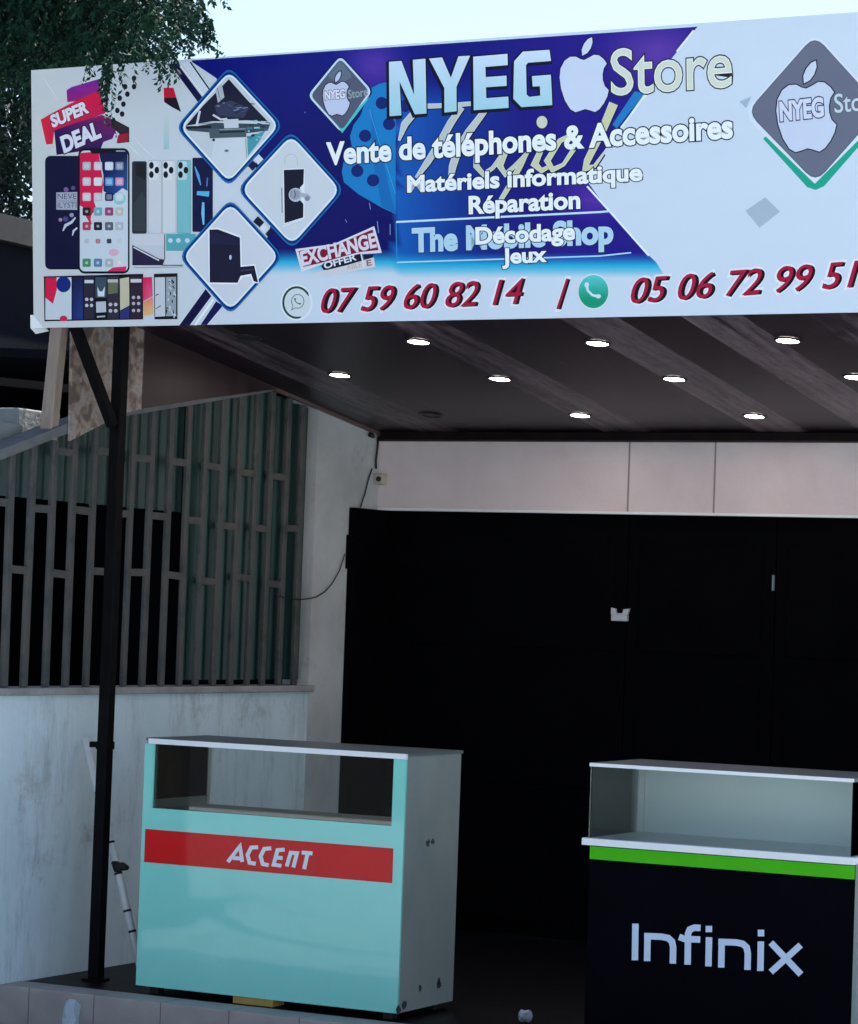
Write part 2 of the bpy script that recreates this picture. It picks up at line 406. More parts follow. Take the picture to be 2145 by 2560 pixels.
class Art:
    def __init__(self, sheet, conv=None, k=1.0):
        self.s = sheet; self.conv = conv or (lambda x, y: (x, y)); self.k = k
        self.v, self.f, self.c = [], [], []
    def P(self, x, y): return self.s.uv(*self.conv(x, y))
    def C(self, c): return lin(c, self.k)
    def raw(self, pts, faces, cols):
        self.s.h += self.s.step
        b = len(self.v)
        self.v += [self.s.co(p, self.s.h) for p in pts]
        self.f += [tuple(b + i for i in f) for f in faces]
        self.c += cols
    def poly(self, pts, col, isuv=False):
        uv = [Vector(p) for p in pts] if isuv else [self.P(*p) for p in pts]
        tris = tessellate_polygon([[Vector((p[0], p[1], 0)) for p in uv]])
        cols = [self.C(c) for c in col] if isinstance(col[0], (tuple, list)) else [self.C(col)] * len(uv)
        self.raw(uv, [tuple(t) for t in tris], cols)
    def line(self, pts, w, col):         # w in the same units as pts
        px = [self.conv(*p) for p in pts]
        k = abs(self.conv(1, 0)[0] - self.conv(0, 0)[0])
        ww = [a * k for a in w] if isinstance(w, (list, tuple)) else w * k
        qs = stroke_poly(px, ww)
        vs, fs = [], []
        for q in qs:
            fs.append(tuple(range(len(vs), len(vs) + 4))); vs += [self.s.uv(p[0], p[1]) for p in q]
        self.raw(vs, fs, [self.C(col)] * len(vs))
    def disc(self, x, y, rx, col, ry=None, n=20):
        ry = ry or rx
        self.poly([(x + rx * cos(2 * pi * i / n), y + ry * sin(2 * pi * i / n)) for i in range(n)], col)
    def rrect(self, x0, y0, x1, y1, r, col):
        pts = []
        for cx, cy, a0 in ((x1 - r, y0 + r, -90), (x1 - r, y1 - r, 0), (x0 + r, y1 - r, 90), (x0 + r, y0 + r, 180)):
            for i in range(5):
                a = radians(a0 + i * 22.5); pts.append((cx + r * cos(a), cy + r * sin(a)))
        self.poly(pts, col)
    def rpoly(self, pts, r, col):         # polygon with rounded corners
        out = []; n = len(pts)
        for i in range(n):
            p, a, b = Vector(pts[i]), Vector(pts[i - 1]), Vector(pts[(i + 1) % n])
            p0 = p + (a - p).normalized() * r; p1 = p + (b - p).normalized() * r
            for t in (0, .25, .5, .75, 1):
                out.append(tuple((1 - t) ** 2 * p0 + 2 * t * (1 - t) * p + t * t * p1))
        self.poly(out, col)
        return out
    def text(self, s, p0, p1, cap, col, bold=0.02, outs=(), shear=0.0, shift=(0, 0)):
        """s between the ink ends p0 and p1 of its base line; cap = height of a capital (same units)"""
        a, b = self.P(p0[0] + shift[0], p0[1] + shift[1]), self.P(p1[0] + shift[0], p1[1] + shift[1])
        e = b - a; wid = e.length; e.normalize(); nn = Vector((-e.y, e.x))
        hgt = (self.P(p0[0], p0[1] - cap) - self.P(*p0)).length
        bx = [v[0] for v in text_shape(s, bold, shear)[0]]
        x0, x1 = min(bx), max(bx)
        sx, sy = wid / (x1 - x0), hgt / (CAP + 2 * bold)
        for off, c in list(outs) + [(bold, col)]:
            vs, fs = text_shape(s, off, shear)
            self.raw([a + e * ((v[0] - x0) * sx) + nn * ((v[1] + bold) * sy) for v in vs], fs, [self.C(c)] * len(vs))
    def build(self, name, parent, extra=None):
        me = bpy.data.meshes.new(name); me.from_pydata([tuple(v) for v in self.v], [], self.f)
        me.materials.append(M['ink'])
        ca = me.color_attributes.new('ink', 'FLOAT_COLOR', 'POINT')
        for i, c in enumerate(self.c): ca.data[i].color = (*c, 1)
        bm = bmesh.new(); bm.from_mesh(me)
        for f in bm.faces:
            f.normal_update()
            if f.normal.dot(self.s.n) < 0: f.normal_flip()
        bm.to_mesh(me); bm.free()
        o = bpy.data.objects.new(name, me); COL.objects.link(o)
        o.parent = parent
        o.matrix_parent_inverse = Matrix.Translation(-Vector(parent.location))
        if self.s.floor is not None: self.s.h = self.s.floor     # prints that do not overlap share one level
        return o

# ================================================================== SETTING
YF = 11.89          # plane of the shop front
XW = -6.444         # plane of the side wall
FRONT = 8.95        # edge of the porch step

ground = MB()
ground.add([(-150, -150, -0.15), (150, -150, -0.15), (150, 200, -0.15), (-150, 200, -0.15)], [(0, 1, 2, 3)])
tag(ground.build('ground', M['ground']), kind='structure')
pf = MB()
pf.box(XW, -1.3, FRONT + 0.15, YF + 0.3, -0.149, 0.0)
pf.mi = 1
pf.box(XW, -1.3, FRONT, FRONT + 0.15, -0.149, 0.003)
tag(pf.build('porch_floor', [M['floor'], M['tile']], bevel=0.004), kind='structure')

# ------------------------------------------------------------------ shop building
shop = tag(empty('shop_building', (-4, YF, 0)), 'shut shop front with pale plaster lintel over black metal doors', 'building')
b = MB(); b.box(XW, -1.3, YF, YF + 0.2, 2.0, 3.05)
b.build('lintel', M['lintel'], shop)
JM = pbr('joint_filler', (0.28, 0.25, 0.24), None, 0.9)
for px in (1573, 1788):
    p = on_y(px, 1160, YF); jt = MB(); jt.box(p.x - 0.004, p.x + 0.004, YF - 0.002, YF + 0.01, 2.0045, 2.3245); jt.build('panel_joint', JM, shop)
tr = MB(); tr.box(XW + 0.002, -1.3, YF - 0.018, YF - 0.0005, 2.325, 2.352); tr.build('ceiling_trim', M['maroon'], shop)
tr = MB(); tr.box(XW + 0.03, -1.3, YF - 0.060, YF - 0.0185, 2.330, 2.366); tr.build('ceiling_molding', pbr('dark_molding', (0.006, 0.003, 0.004), (0.014, 0.007, 0.008), 0.6, 8, 6, spec=0.1), shop)
ed = MB(); ed.box(XW + 0.002, -1.3, YF - 0.006, YF + 0.05, 1.992, 2.004); ed.build('lintel_edge', M['alu'], shop)
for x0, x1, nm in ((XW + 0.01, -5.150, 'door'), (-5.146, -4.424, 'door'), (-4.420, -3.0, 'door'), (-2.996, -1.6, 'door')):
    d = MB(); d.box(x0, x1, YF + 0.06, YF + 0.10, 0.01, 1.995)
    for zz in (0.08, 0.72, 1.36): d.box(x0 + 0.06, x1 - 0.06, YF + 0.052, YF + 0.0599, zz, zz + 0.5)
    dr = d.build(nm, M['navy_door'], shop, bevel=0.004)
    if abs(x0 + 4.42) < 0.01:
        h = MB(); h.box(-4.4285, -4.4242, YF + 0.035, YF + 0.059, 1.66, 1.73); h.build('seam_glint', pbr('glint_grey', (0.22, 0.25, 0.27), None, 0.5), dr)  # pale strip standing in for a glint at the door seam
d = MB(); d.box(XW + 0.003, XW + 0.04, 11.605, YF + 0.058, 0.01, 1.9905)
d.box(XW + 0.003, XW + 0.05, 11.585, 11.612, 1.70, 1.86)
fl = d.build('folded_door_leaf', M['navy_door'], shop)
b = MB(); b.box(XW, -1.3, YF + 0.201, YF + 4.2, 3.0, 3.15); b.build('roof', M['roofmetal'], shop)
b = MB(); b.box(XW, -1.3, YF + 4.0, YF + 4.2, 0, 2.99); b.box(-1.5, -1.3, YF + 0.201, YF + 3.99, 0, 2.99); b.box(XW - 0.14, XW + 0.06, YF + 0.101, YF + 4.2, -0.149, 2.99); b.build('rear_wall', M['wall'], shop)
b = MB(); b.box(-1.6, -1.3, YF, YF + 0.2, 0.002, 1.99); b.build('end_pillar', M['wall'], shop)

pad = empty('padlock', (-5.15, YF + 0.04, 1.53))
tag(pad, 'small pale padlock hanging on the black double door between the two counters', 'padlock')
c0 = on_y(1547, 1535, YF + 0.03)
m = MB(); m.box(c0.x - 0.040, c0.x + 0.040, YF + 0.030, YF + 0.058, c0.z - 0.033, c0.z - 0.004)
m.build('body', M['brass'], pad, bevel=0.004)
m = MB(); m.prism([(c0.x + a_, YF + 0.034, c0.z + b_) for a_, b_ in ((-0.042, -0.0035), (-0.042, 0.028), (-0.020, 0.024), (-0.017, 0.004), (0.016, 0.004), (0.020, 0.022), (0.050, 0.026), (0.046, 0.014), (0.040, -0.0035))], (0, 0.016, 0))
m.build('shackle', M['brass'], pad)

# ------------------------------------------------------------------ side wall with grille
side = tag(empty('side_wall', (XW, 9.5, 0)), 'stained white side wall with tall concrete bar grille, ending in a pillar', 'wall')
b = MB(); b.box(XW - 0.14, XW, 8.3, 11.28, -0.149, 1.12); b.build('low_wall', M['wall'], side)
b = MB(); b.box(XW - 0.14, XW, 11.281, YF, 0.001, 2.62); b.build('pillar', pbr('pillar_plaster', (0.40, 0.41, 0.41), (0.56, 0.57, 0.57), 0.85, 2.6, 12, 0.3, 0.7, 0.3, 45, dirt=((0.22, 0.20, 0.17), 3.3, 0.6, 0.8)), side)
b = MB(); b.box(XW - 0.15, XW + 0.025, 8.3, 11.30, 1.121, 1.150); b.build('sill', M['concrete'], side, bevel=0.005)
def grille_top(Y): return min(2.045 + (Y - 8.82) * 0.31, 2.273 + (Y - 9.62) * 0.175, 2.639 - 0.126 * (Y - 9.71)) - 0.012
tb = MB()
ys = [8.3, 8.82, 9.24, 9.62, 10.2, 10.84]
for i in range(len(ys) - 1):
    a, c = ys[i], ys[i + 1]
    za, zc = grille_top(a), grille_top(c)
    tb.hexa([(XW - 0.10, a, za), (XW + 0.012, a, za), (XW + 0.012, c, zc), (XW - 0.10, c, zc),
             (XW - 0.10, a, za + 0.04), (XW + 0.012, a, za + 0.04), (XW + 0.012, c, zc + 0.04), (XW - 0.10, c, zc + 0.04)])
tb.build('top_beam', pbr('grey_beam', (0.10, 0.105, 0.11), (0.17, 0.175, 0.18), 0.9, 6, 10, 0.3, 0.7, 0.4, 50), side)
bar_y = []
y = 8.93 - 0.143 * 4
while y < 11.24: bar_y.append(y); y += 0.1405
zlev = {0: (1.62, 2.10), 1: (1.867,)}
for i, y in enumerate(bar_y):
    j0, j1, jw = rnd.uniform(-0.006, 0.006), rnd.uniform(-0.006, 0.006), rnd.uniform(0.0145, 0.019)
    zt_ = grille_top(y) - 0.002
    m = MB(); m.hexa([(XW - 0.026, y + j0 - jw, 1.151), (XW - 0.006, y + j0 - jw, 1.151), (XW - 0.006, y + j0 + jw, 1.151), (XW - 0.026, y + j0 + jw, 1.151), (XW - 0.026, y + j1 - jw, zt_), (XW - 0.006, y + j1 - jw, zt_), (XW - 0.006, y + j1 + jw, zt_), (XW - 0.026, y + j1 + jw, zt_)])
    ob = m.build('grille_bar', M['bar'], side, bevel=0.004)
    if y + 0.14 < 11.25:
        for z in zlev[i % 2]:
            if z < grille_top(y) - 0.05:
                zz = z + rnd.uniform(-0.016, 0.016)
                m = MB(); dz_ = rnd.uniform(-0.006, 0.006); m.bar((XW - 0.016, y + 0.010, zz), (XW - 0.016, y + 0.131, zz + dz_), 0.016, 0.030)
                m.build('spacer', M['bar'], ob)

# sheets hung behind the grille
def corrugated(x, y0, y1, z0, z1):
    m = MB(); n = int((y1 - y0) / 0.0095)
    vs, fs = [], []
    for i in range(n + 1):
        yy = y0 + (y1 - y0) * i / n; dx = 0.009 * sin(2 * pi * (yy - y0) / 0.076)
        vs += [(x + dx, yy, z0), (x + dx, yy, min(z1, grille_top(yy) + (0.03 if yy < 10.8 else 0.005)))]
        if i: fs.append((2 * i - 2, 2 * i, 2 * i + 1, 2 * i - 1))
    m.add(vs, fs)
    return m
o = corrugated(XW - 0.10, 8.3, 10.28, 1.90, 2.55).build('corrugated_sheet', M['sheet'], smooth=True)
tag(o, 'short green corrugated sheet hung high behind the left bars', 'sheet')
o = corrugated(XW - 0.060, 10.26, 11.279, 1.175, 2.55).build('corrugated_sheet', M['sheet'], smooth=True)
tag(o, 'tall teal corrugated sheet behind the bars beside the pillar', 'sheet')

# ------------------------------------------------------------------ neighbour's dark house behind the grille
nh = tag(empty('neighbour_house', (-9, 11, 0)), 'dark house left of the sign, shade put into its wall colour, with grey parapet edge', 'house')
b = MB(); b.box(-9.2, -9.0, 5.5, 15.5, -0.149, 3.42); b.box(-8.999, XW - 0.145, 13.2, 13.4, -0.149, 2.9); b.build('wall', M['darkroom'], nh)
b = MB(); b.box(-9.26, -8.94, 5.5, 15.5, 3.421, 3.56); b.build('parapet', pbr('dark_concrete', (0.022, 0.022, 0.022), (0.045, 0.045, 0.044), 0.9, 5, 10), nh)  # mottled very dark grey concrete
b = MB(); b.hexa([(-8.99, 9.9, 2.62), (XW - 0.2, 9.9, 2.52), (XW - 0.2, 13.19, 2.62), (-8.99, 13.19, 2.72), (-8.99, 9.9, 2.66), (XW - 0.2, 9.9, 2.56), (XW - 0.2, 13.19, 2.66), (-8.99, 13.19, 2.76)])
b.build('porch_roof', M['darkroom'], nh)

p = on_x(15, 1085, -6.62)
m = MB(); m.box(-6.75, -6.56, p.y - 0.25, p.y + 0.03, 2.09, 2.19)
GB = pbr('grey_block', (0.17, 0.19, 0.20), (0.25, 0.27, 0.28), 0.9, 6, 10, 0.3, 0.7, 0.4, 50)
tag(m.build('concrete_block', GB, bevel=0.006), 'pale concrete block lying on the beam at the left edge', 'block')
m = MB(); m.box(-6.80, -6.60, p.y + 0.05, p.y + 0.34, 2.13, 2.26)
tag(m.build('concrete_block', GB, bevel=0.006), 'grey concrete block on the beam next to the timber post', 'block')

# ------------------------------------------------------------------ canopy
def soffit_z(Y): return 2.639 - 0.126 * (Y - 9.71)
CX1 = -1.5
can = tag(empty('canopy', (-4, 10, 2.6)), 'sloping shop canopy with dark wood look plank ceiling behind the sign', 'canopy')
m = MB(); ya, yb = 9.02, YF - 0.02
def slab(x0, x1, y0, y1, dz0, dz1):
    return [(x0, y0, soffit_z(y0) + dz0), (x1, y0, soffit_z(y0) + dz0), (x1, y1, soffit_z(y1) + dz0), (x0, y1, soffit_z(y1) + dz0),
            (x0, y0, soffit_z(y0) + dz1), (x1, y0, soffit_z(y0) + dz1), (x1, y1, soffit_z(y1) + dz1), (x0, y1, soffit_z(y1) + dz1)]
m.hexa(slab(XW, CX1, ya, yb, 0, 0.015)); m.build('plank_ceiling', M['soffit'], can)
m = MB(); m.hexa(slab(XW + 0.18, CX1, 8.86, YF + 0.6, 0.35, 0.37)); m.hexa(slab(XW - 0.05, XW + 0.1795, 9.25, YF + 0.6, 0.35, 0.37)); m.build('roof_sheet', M['roofmetal'], can)
m = MB()
for xx in (XW + 0.3, -5.2, -4.0, -2.8, CX1 - 0.1): m.bar((xx, 8.92, soffit_z(8.92) + 0.12), (xx, 11.85, soffit_z(11.85) + 0.12), 0.05, 0.1)
m.bar((XW + 0.2, 8.9, soffit_z(8.9) + 0.25), (CX1, 8.9, soffit_z(8.9) + 0.25), 0.05, 0.15)
m.build('frame', M['steel'], can)
m = MB(); m.bar((XW + 0.008, 9.0, soffit_z(9.0) - 0.008), (XW + 0.008, 11.85, soffit_z(11.85) - 0.008), 0.016, 0.016)
m.build('edge_trim', pbr('trim_plastic', (0.14, 0.09, 0.085), None, 0.4), can)
gx = XW + 0.015
pan = [(gx, 9.225, soffit_z(9.225) - 0.001), (gx, 9.245, 2.135), (gx, 9.62, 2.275), (gx, 9.75, 2.305), (gx, 9.75, soffit_z(9.75) - 0.001)]
m = MB(); m.prism(pan, (0.012, 0, 0)); m.build('side_panel', M['marble'], can)['label'] = 'brown patterned laminate panel'
pan = [(gx, 9.751, soffit_z(9.751) - 0.001), (gx, 9.751, 2.305), (gx, 10.2, 2.383), (gx, 10.86, 2.488)]
m = MB(); m.prism(pan, (0.010, 0, 0)); m.build('side_panel', M['maroon'], can)['label'] = 'dark maroon panel'

# recessed lamps
def lamp(cx, cy, lit, label):
    z = soffit_z(cy)
    r = empty('downlight', (cx, cy, z))
    tag(r, label, 'ceiling light', 'round recessed lights in the plank ceiling')
    sl_ = -0.126
    m = MB(); n = 24; vs = []; fs = []
    for k in range(n):
        a = 2 * pi * k / n
        for rr, dz in ((0.056, -0.001), (0.052, -0.007), (0.045, -0.007), (0.044, -0.001)):
            vs.append((cx + rr * cos(a), cy + rr * sin(a), z + sl_ * rr * sin(a) + dz))
    for k in range(n):
        for j in range(3): fs.append((k * 4 + j, ((k + 1) % n) * 4 + j, ((k + 1) % n) * 4 + j + 1, k * 4 + j + 1))
    m.add(vs, fs); m.build('rim', M['lamp_rim'], r, smooth=True)
    m = MB(); vs = [(cx + 0.0438 * cos(2 * pi * k / n), cy + 0.0438 * sin(2 * pi * k / n), z + sl_ * 0.0438 * sin(2 * pi * k / n) - 0.003) for k in range(n)]
    m.add(vs, [tuple(range(n))]); m.build('diffuser', M['lamp_on'] if lit else M['lamp_off'], r)
lamp(-5.271, 10.02, 1, 'lit round ceiling light close under the sign, leftmost of the front row')
lamp(-4.508, 10.09, 1, 'lit round ceiling light close under the sign, middle of the front row')
lamp(-3.714, 10.09, 1, 'lit round ceiling light close under the sign, rightmost of the front row')
lamp(-5.962, 10.61, 1, 'lit round ceiling light nearest to the barred side wall')
lamp(-5.235, 10.71, 1, 'lit round ceiling light, second from the left in the middle row')
lamp(-4.445, 10.74, 1, 'lit round ceiling light, third from the left in the middle row')
lamp(-3.657, 10.73, 1, 'lit round ceiling light cut by the right edge of the photo')
lamp(-5.196, 11.465, 1, 'lit round ceiling light close to the lintel, left one of the back row')
lamp(-4.372, 11.488, 1, 'lit round ceiling light close to the lintel, right one of the back row')
lamp(-5.999, 9.897, 0, 'dark unlit ceiling light under the sign left of the front row')
lamp(-5.943, 11.45, 0, 'dark unlit ceiling light in the corner above the pillar')

# ------------------------------------------------------------------ support post, timber, pipe
post = tag(empty('support_post', (-6.235, 9.31, 0)), 'slim black square steel post with diagonal brace under the sign', 'post')
m = MB(); m.box(-6.259, -6.211, 9.286, 9.334, 0.011, soffit_z(9.31) - 0.002); m.build('pole', M['steel'], post, bevel=0.003)
m = MB(); m.box(-6.275, -6.195, 9.27, 9.35, 0.001, 0.0105); m.build('base_plate', M['steel'], post)
m = MB(); m.bar((-6.235, 9.27, 2.20), (-6.235, 8.98, 2.57), 0.036, 0.036); m.build('brace', M['steel'], post)
m = MB(); m.box(-6.262, -6.208, 9.283, 9.337, 0.915, 0.945); m.box(-6.30, -6.262, 9.295, 9.325, 0.92, 0.942); m.build('clamp', M['steel'], post)

m = MB(); m.bar((-6.475, 9.175, 2.135), (-6.475, 9.235, 2.72), 0.055, 0.05, up=(0, 1, 0))
tag(m.build('timber_post', M['timber'], bevel=0.003), 'short raw timber prop between the beam and the sign, beside the patterned panel', 'post')

pr = tag(empty('leaning_pipe', (-6.0, 9.5, 0)), 'thin white pipe with dark tape leaning on the side wall behind the post', 'pipe')
pa, pb_ = Vector((-6.415, 9.435, 0.945)), Vector((-5.985, 9.30, 0.016))
t0 = on_x(213, 1847, -6.41); 
pa = t0
pb_ = on_y(346, 2400, 9.40); 
dirp = (pb_ - pa).normalized()
if pb_.z > 0.02: pb_ = pa + dirp * ((0.016 - pa.z) / dirp.z)
m = MB(); m.tube([pa, pa.lerp(pb_, .5) + Vector((0.006, 0, -0.004)), pb_], 0.0155, 10); m.build('pipe', M['pvc'], pr, smooth=True)
for t in (0.22, 0.43, 0.56, 0.715, 0.80):
    q = pa.lerp(pb_, t) + Vector((0.004, 0, -0.002)); m = MB(); m.tube([q, q + dirp * 0.009], 0.0165, 10); m.build('tape', M['rubber'], pr)
q = pa.lerp(pb_, 0.52)
m = MB(); m.tube([q, q + Vector((0.02, -0.01, -0.02)), q + Vector((0.05, -0.015, -0.012)), q + Vector((0.075, -0.02, -0.016))], [0.016, 0.021, 0.017, 0.009], 10)
m.build('rag_knot', M['rubber'], pr, smooth=True)

# ------------------------------------------------------------------ cable, junction box, wires
def cable(name, pts, r, label, cat='cable'):
    m = MB(); m.tube(pts, r, 8)
    return tag(m.build(name, M['cable'], smooth=True), label, cat)
W = lambda x, y: on_x(x, y, XW + 0.012)
jb = tag(empty('junction_box', (XW, 11.8, 2.14)), 'small beige junction box in the corner below the ceiling', 'junction box')
m = MB(); m.box(XW + 0.003, XW + 0.05, 11.835, 11.882, 2.115, 2.165); m.build('case', M['jbox'], jb, bevel=0.004)
m = MB(); m.tube([(XW + 0.03, 11.8345, 2.14), (XW + 0.03, 11.829, 2.14)], 0.013, 12); m.build('knockout', M['lamp_rim'], jb)
cable('cable', [W(946, 1092), W(944, 1120), W(940, 1150), W(940, 1172)], 0.006, 'short thick dark cable dropping from the ceiling into the junction box')
cable('cable', [W(930, 1172), W(922, 1195), W(912, 1235), W(901, 1268)], 0.004, 'dark cable running from the junction box down to the door corner')
cable('wire', [W(862, 1385), W(858, 1398), W(848, 1428), W(830, 1460), W(812, 1480), W(790, 1493), W(770, 1497), W(745, 1499), W(715, 1495), W(690, 1486)], 0.0028, 'thin dark wire sagging across the pillar into the bars', 'wire')
q = W(925, 1086)
m = MB(); m.tube([q, q + Vector((0.025, -0.005, -0.012))], [0.013, 0.009], 12)
tag(m.build('conduit_end', M['cable'], smooth=True), 'small dark conduit stub sticking out at the top of the pillar', 'conduit')

# ------------------------------------------------------------------ mint counter
YC = 9.13
cx0, cx1, cd, zt = -5.930, -4.790, 0.45, 0.98
acc = tag(empty('display_counter', (-5.36, YC + 0.2, 0.03)), 'mint glass fronted display counter with red name band, left of the door', 'counter')
wx0, wx1, wz0, wz1 = -5.890, -4.842, 0.712, 0.954
m = MB(); y0, y1 = YC, YC + 0.012
m.box(cx0, cx1, y0, y1, 0.03, wz0); m.box(cx0, wx0, y0, y1, wz0, wz1 + 0.004); m.box(wx1, cx1, y0, y1, wz0, wz1 + 0.004)
m.build('front_panel', M['mint'], acc)
m = MB(); m.box(-5.913, -4.830, YC - 0.002, YC - 0.0004, 0.503, 0.630)
band = m.build('name_band', M['red'], acc)
sh = Sheet((-5.93, YC - 0.0022, 0.03), (1, 0, 0), (0, 0, 1))
A4 = lambda x, y: (300 + x * 0.51136, 1780 + y * 0.51136)
ar = Art(sh, A4, 1.2)
wl = (205, 215, 230)
for st in ([(528, 733), (587, 656), (598, 733)], [(552, 714), (594, 716)], [(676, 661), (642, 663), (624, 699), (634, 737), (664, 742)],
           [(740, 666), (706, 669), (688, 705), (698, 743), (728, 749)], [(806, 673), (771, 675), (752, 746), (790, 752)], [(762, 711), (796, 714)],
           [(816, 755), (835, 688), (866, 690), (848, 760)], [(889, 687), (942, 691)], [(918, 690), (901, 768)]):
    ar.line(st, 19, wl)
ar.build('lettering', acc)
m = MB(); m.box(cx1 - 0.016, cx1, y1 + 0.0005, YC + cd, 0.03, zt - 0.012); sp = m.build('side_panel', M['pale'], acc)
def blot(x, y, r, seed):
    q = on_x(x, y, cx1 + 0.0006); rr = random.Random(seed); n = 14
    return [(cx1 + 0.0006, q.y + r * (0.6 + rr.random() * 0.8) * cos(2 * pi * k / n), q.z + r * (0.5 + rr.random() * 0.7) * sin(2 * pi * k / n)) for k in range(n)]
CHIP = pbr('dark_chip', (0.035, 0.04, 0.045), None, 0.9)
for x, y, r, s in ((1070, 2108, 0.017, 1), (1082, 2104, 0.014, 2), (1098, 2462, 0.018, 3), (1097, 2452, 0.014, 4), (1010, 2515, 0.020, 5), (996, 2525, 0.018, 6), (1050, 2470, 0.016, 8)):
    bl = blot(x, y, r, s); m = MB(); m.add(bl, [tuple(range(len(bl)))]); m.build('chipped_spot', CHIP, sp)
m = MB(); m.box(cx0, cx0 + 0.016, y1 + 0.0005, YC + cd, 0.03, zt - 0.012); sp2 = m.build('side_panel', M['pale'], acc)
m = MB(); m.box(cx0 + 0.0165, cx0 + 0.019, y1 + 0.02, YC + cd - 0.02, wz0 + 0.03, zt - 0.02); m.build('mirrored_dark_sheet', M['navy_door'], sp2)  # added dark sheet standing in for the doors mirrored in the side glass
m = MB(); m.box(cx0 + 0.017, cx1 - 0.017, y1 + 0.001, YC + cd - 0.001, 0.690, 0.708); m.build('shelf', M['pale'], acc)
m = MB(); m.box(cx0 + 0.017, cx1 - 0.017, YC + cd - 0.014, YC + cd, 0.03, 0.689); m.build('back_panel', M['pale'], acc)
m = MB(); m.box(cx0 + 0.0195, cx0 + 0.034, YC + cd - 0.016, YC + cd, 0.7085, zt - 0.012); m.build('rear_post', M['alu'], acc)
m = MB(); m.box(cx0 + 0.017, cx1 - 0.017, YC + cd - 0.016, YC + cd, zt - 0.04, zt - 0.0125); m.build('rear_rail', M['pale'], acc)
m = MB(); m.box(wx0 - 0.003, wx1 + 0.003, y1 + 0.0005, y1 + 0.005, wz0 - 0.006, wz1 + 0.004); m.build('window_pane', M['glass'], acc)
m = MB(); m.box(cx0 - 0.004, cx1 + 0.003, YC + 0.010, YC + cd + 0.01, zt - 0.0115, zt); m.build('glass_top', M['glasstop'], acc)
m = MB(); m.box(cx0 + 0.016, cx1 + 0.001, YC - 0.003, YC + 0.0095, wz1 + 0.0045, zt - 0.002); m.build('top_edging', M['alu'], acc)
for fx in (cx0 + 0.06, cx1 - 0.06):
    for fy in (YC + 0.06, YC + cd - 0.06):
        m = MB(); m.box(fx - 0.02, fx + 0.02, fy - 0.02, fy + 0.02, 0.0005, 0.0295); m.build('foot', M['rubber'], acc)
m = MB(); m.box(-5.50, -5.325, YC + 0.012, YC + 0.10, 0.0005, 0.0285)
tag(m.build('wood_block', M['yellow'], bevel=0.002), 'yellowish wood offcut wedged under the mint counter', 'wood block')

# ------------------------------------------------------------------ black counter
YI = 9.0
bx0, bx1 = -3.985, -3.016
inf = tag(empty('display_counter', (-3.5, YI + 0.2, 0.0)), 'black fronted display counter with green stripe and glass showcase top, right of the door', 'counter')
m = MB(); m.box(bx0, bx1, YI, YI + 0.46, 0.03, 0.708); m.build('cabinet', M['blackfront'], inf, bevel=0.002)
m = MB(); m.box(bx1 + 0.0005, bx1 + 0.014, YI + 0.001, YI + 0.46, 0.03, 0.708); m.build('side_panel', M['pale'], inf)
m = MB(); m.box(bx0 + 0.06, bx1 - 0.06, YI + 0.05, YI + 0.42, 0.001, 0.0295); m.build('plinth', M['rubber'], inf)
m = MB(); m.box(bx0 + 0.001, bx1 - 0.001, YI - 0.002, YI - 0.0004, 0.660, 0.7045); m.build('green_stripe', M['green'], inf)
m = MB(); m.box(bx0 - 0.024, bx1 + 0.002, YI - 0.020, YI + 0.47, 0.7085, 0.733); m.build('white_slab', M['alu'], inf, bevel=0.002)
gx0, gx1, gz0, gz1 = bx0 - 0.008, bx1 - 0.016, 0.7335, 0.982
m = MB(); m.box(gx0, gx1, YI + 0.002, YI + 0.007, gz0, gz1); m.build('front_glass', M['glass'], inf)
m = MB(); m.box(gx0, gx0 + 0.005, YI + 0.0075, YI + 0.42, gz0, gz1); m.build('side_glass', M['glass'], inf)
m = MB(); m.box(gx1 - 0.005, gx1, YI + 0.0075, YI + 0.42, gz0, gz1); m.build('side_glass', M['glass'], inf)
m = MB(); m.box(gx0 + 0.03, gx1 - 0.006, YI + 0.425, YI + 0.436, gz0, gz1); m.build('rear_panel', M['whitepanel'], inf)
m = MB(); m.box(gx0, gx0 + 0.029, YI + 0.421, YI + 0.440, gz0, gz1); m.build('rear_post', M['alu'], inf)
m = MB(); m.box(gx0 - 0.002, gx1 + 0.004, YI + 0.004, YI + 0.45, gz1 + 0.0005, gz1 + 0.013); m.build('glass_top', M['glasstop'], inf)
m = MB(); m.box(gx0 - 0.002, gx1 + 0.002, YI - 0.004, YI + 0.0035, gz1 + 0.0005, gz1 + 0.0125); m.build('top_edging', M['alu'], inf)
sh = Sheet((bx0, YI - 0.0002, 0.03), (1, 0, 0), (0, 0, 1))
A5 = lambda x, y: (1400 + x * 0.42330, 1780 + y * 0.42330)
ar = Art(sh, A5, 1.1)
for st in ([(446, 1250), (443, 1466)], [(518, 1305), (515, 1471)], [(498, 1323), (600, 1327), (640, 1335), (662, 1356), (669, 1390), (667, 1486)],
           [(754, 1492), (757, 1310), (768, 1284), (794, 1274), (831, 1275)], [(704, 1328), (735, 1340), (829, 1344)], [(881, 1330), (877, 1502)],
           [(880, 1263), (880, 1300)], [(956, 1340), (953, 1509)], [(936, 1357), (1040, 1361), (1080, 1369), (1103, 1390), (1110, 1425), (1108, 1523)],
           [(1187, 1355), (1184, 1529)], [(1188, 1286), (1188, 1325)], [(1246, 1362), (1424, 1550)], [(1422, 1376), (1246, 1536)]):
    ar.line(st, 38, (190, 205, 225))
ar.build('lettering', inf)

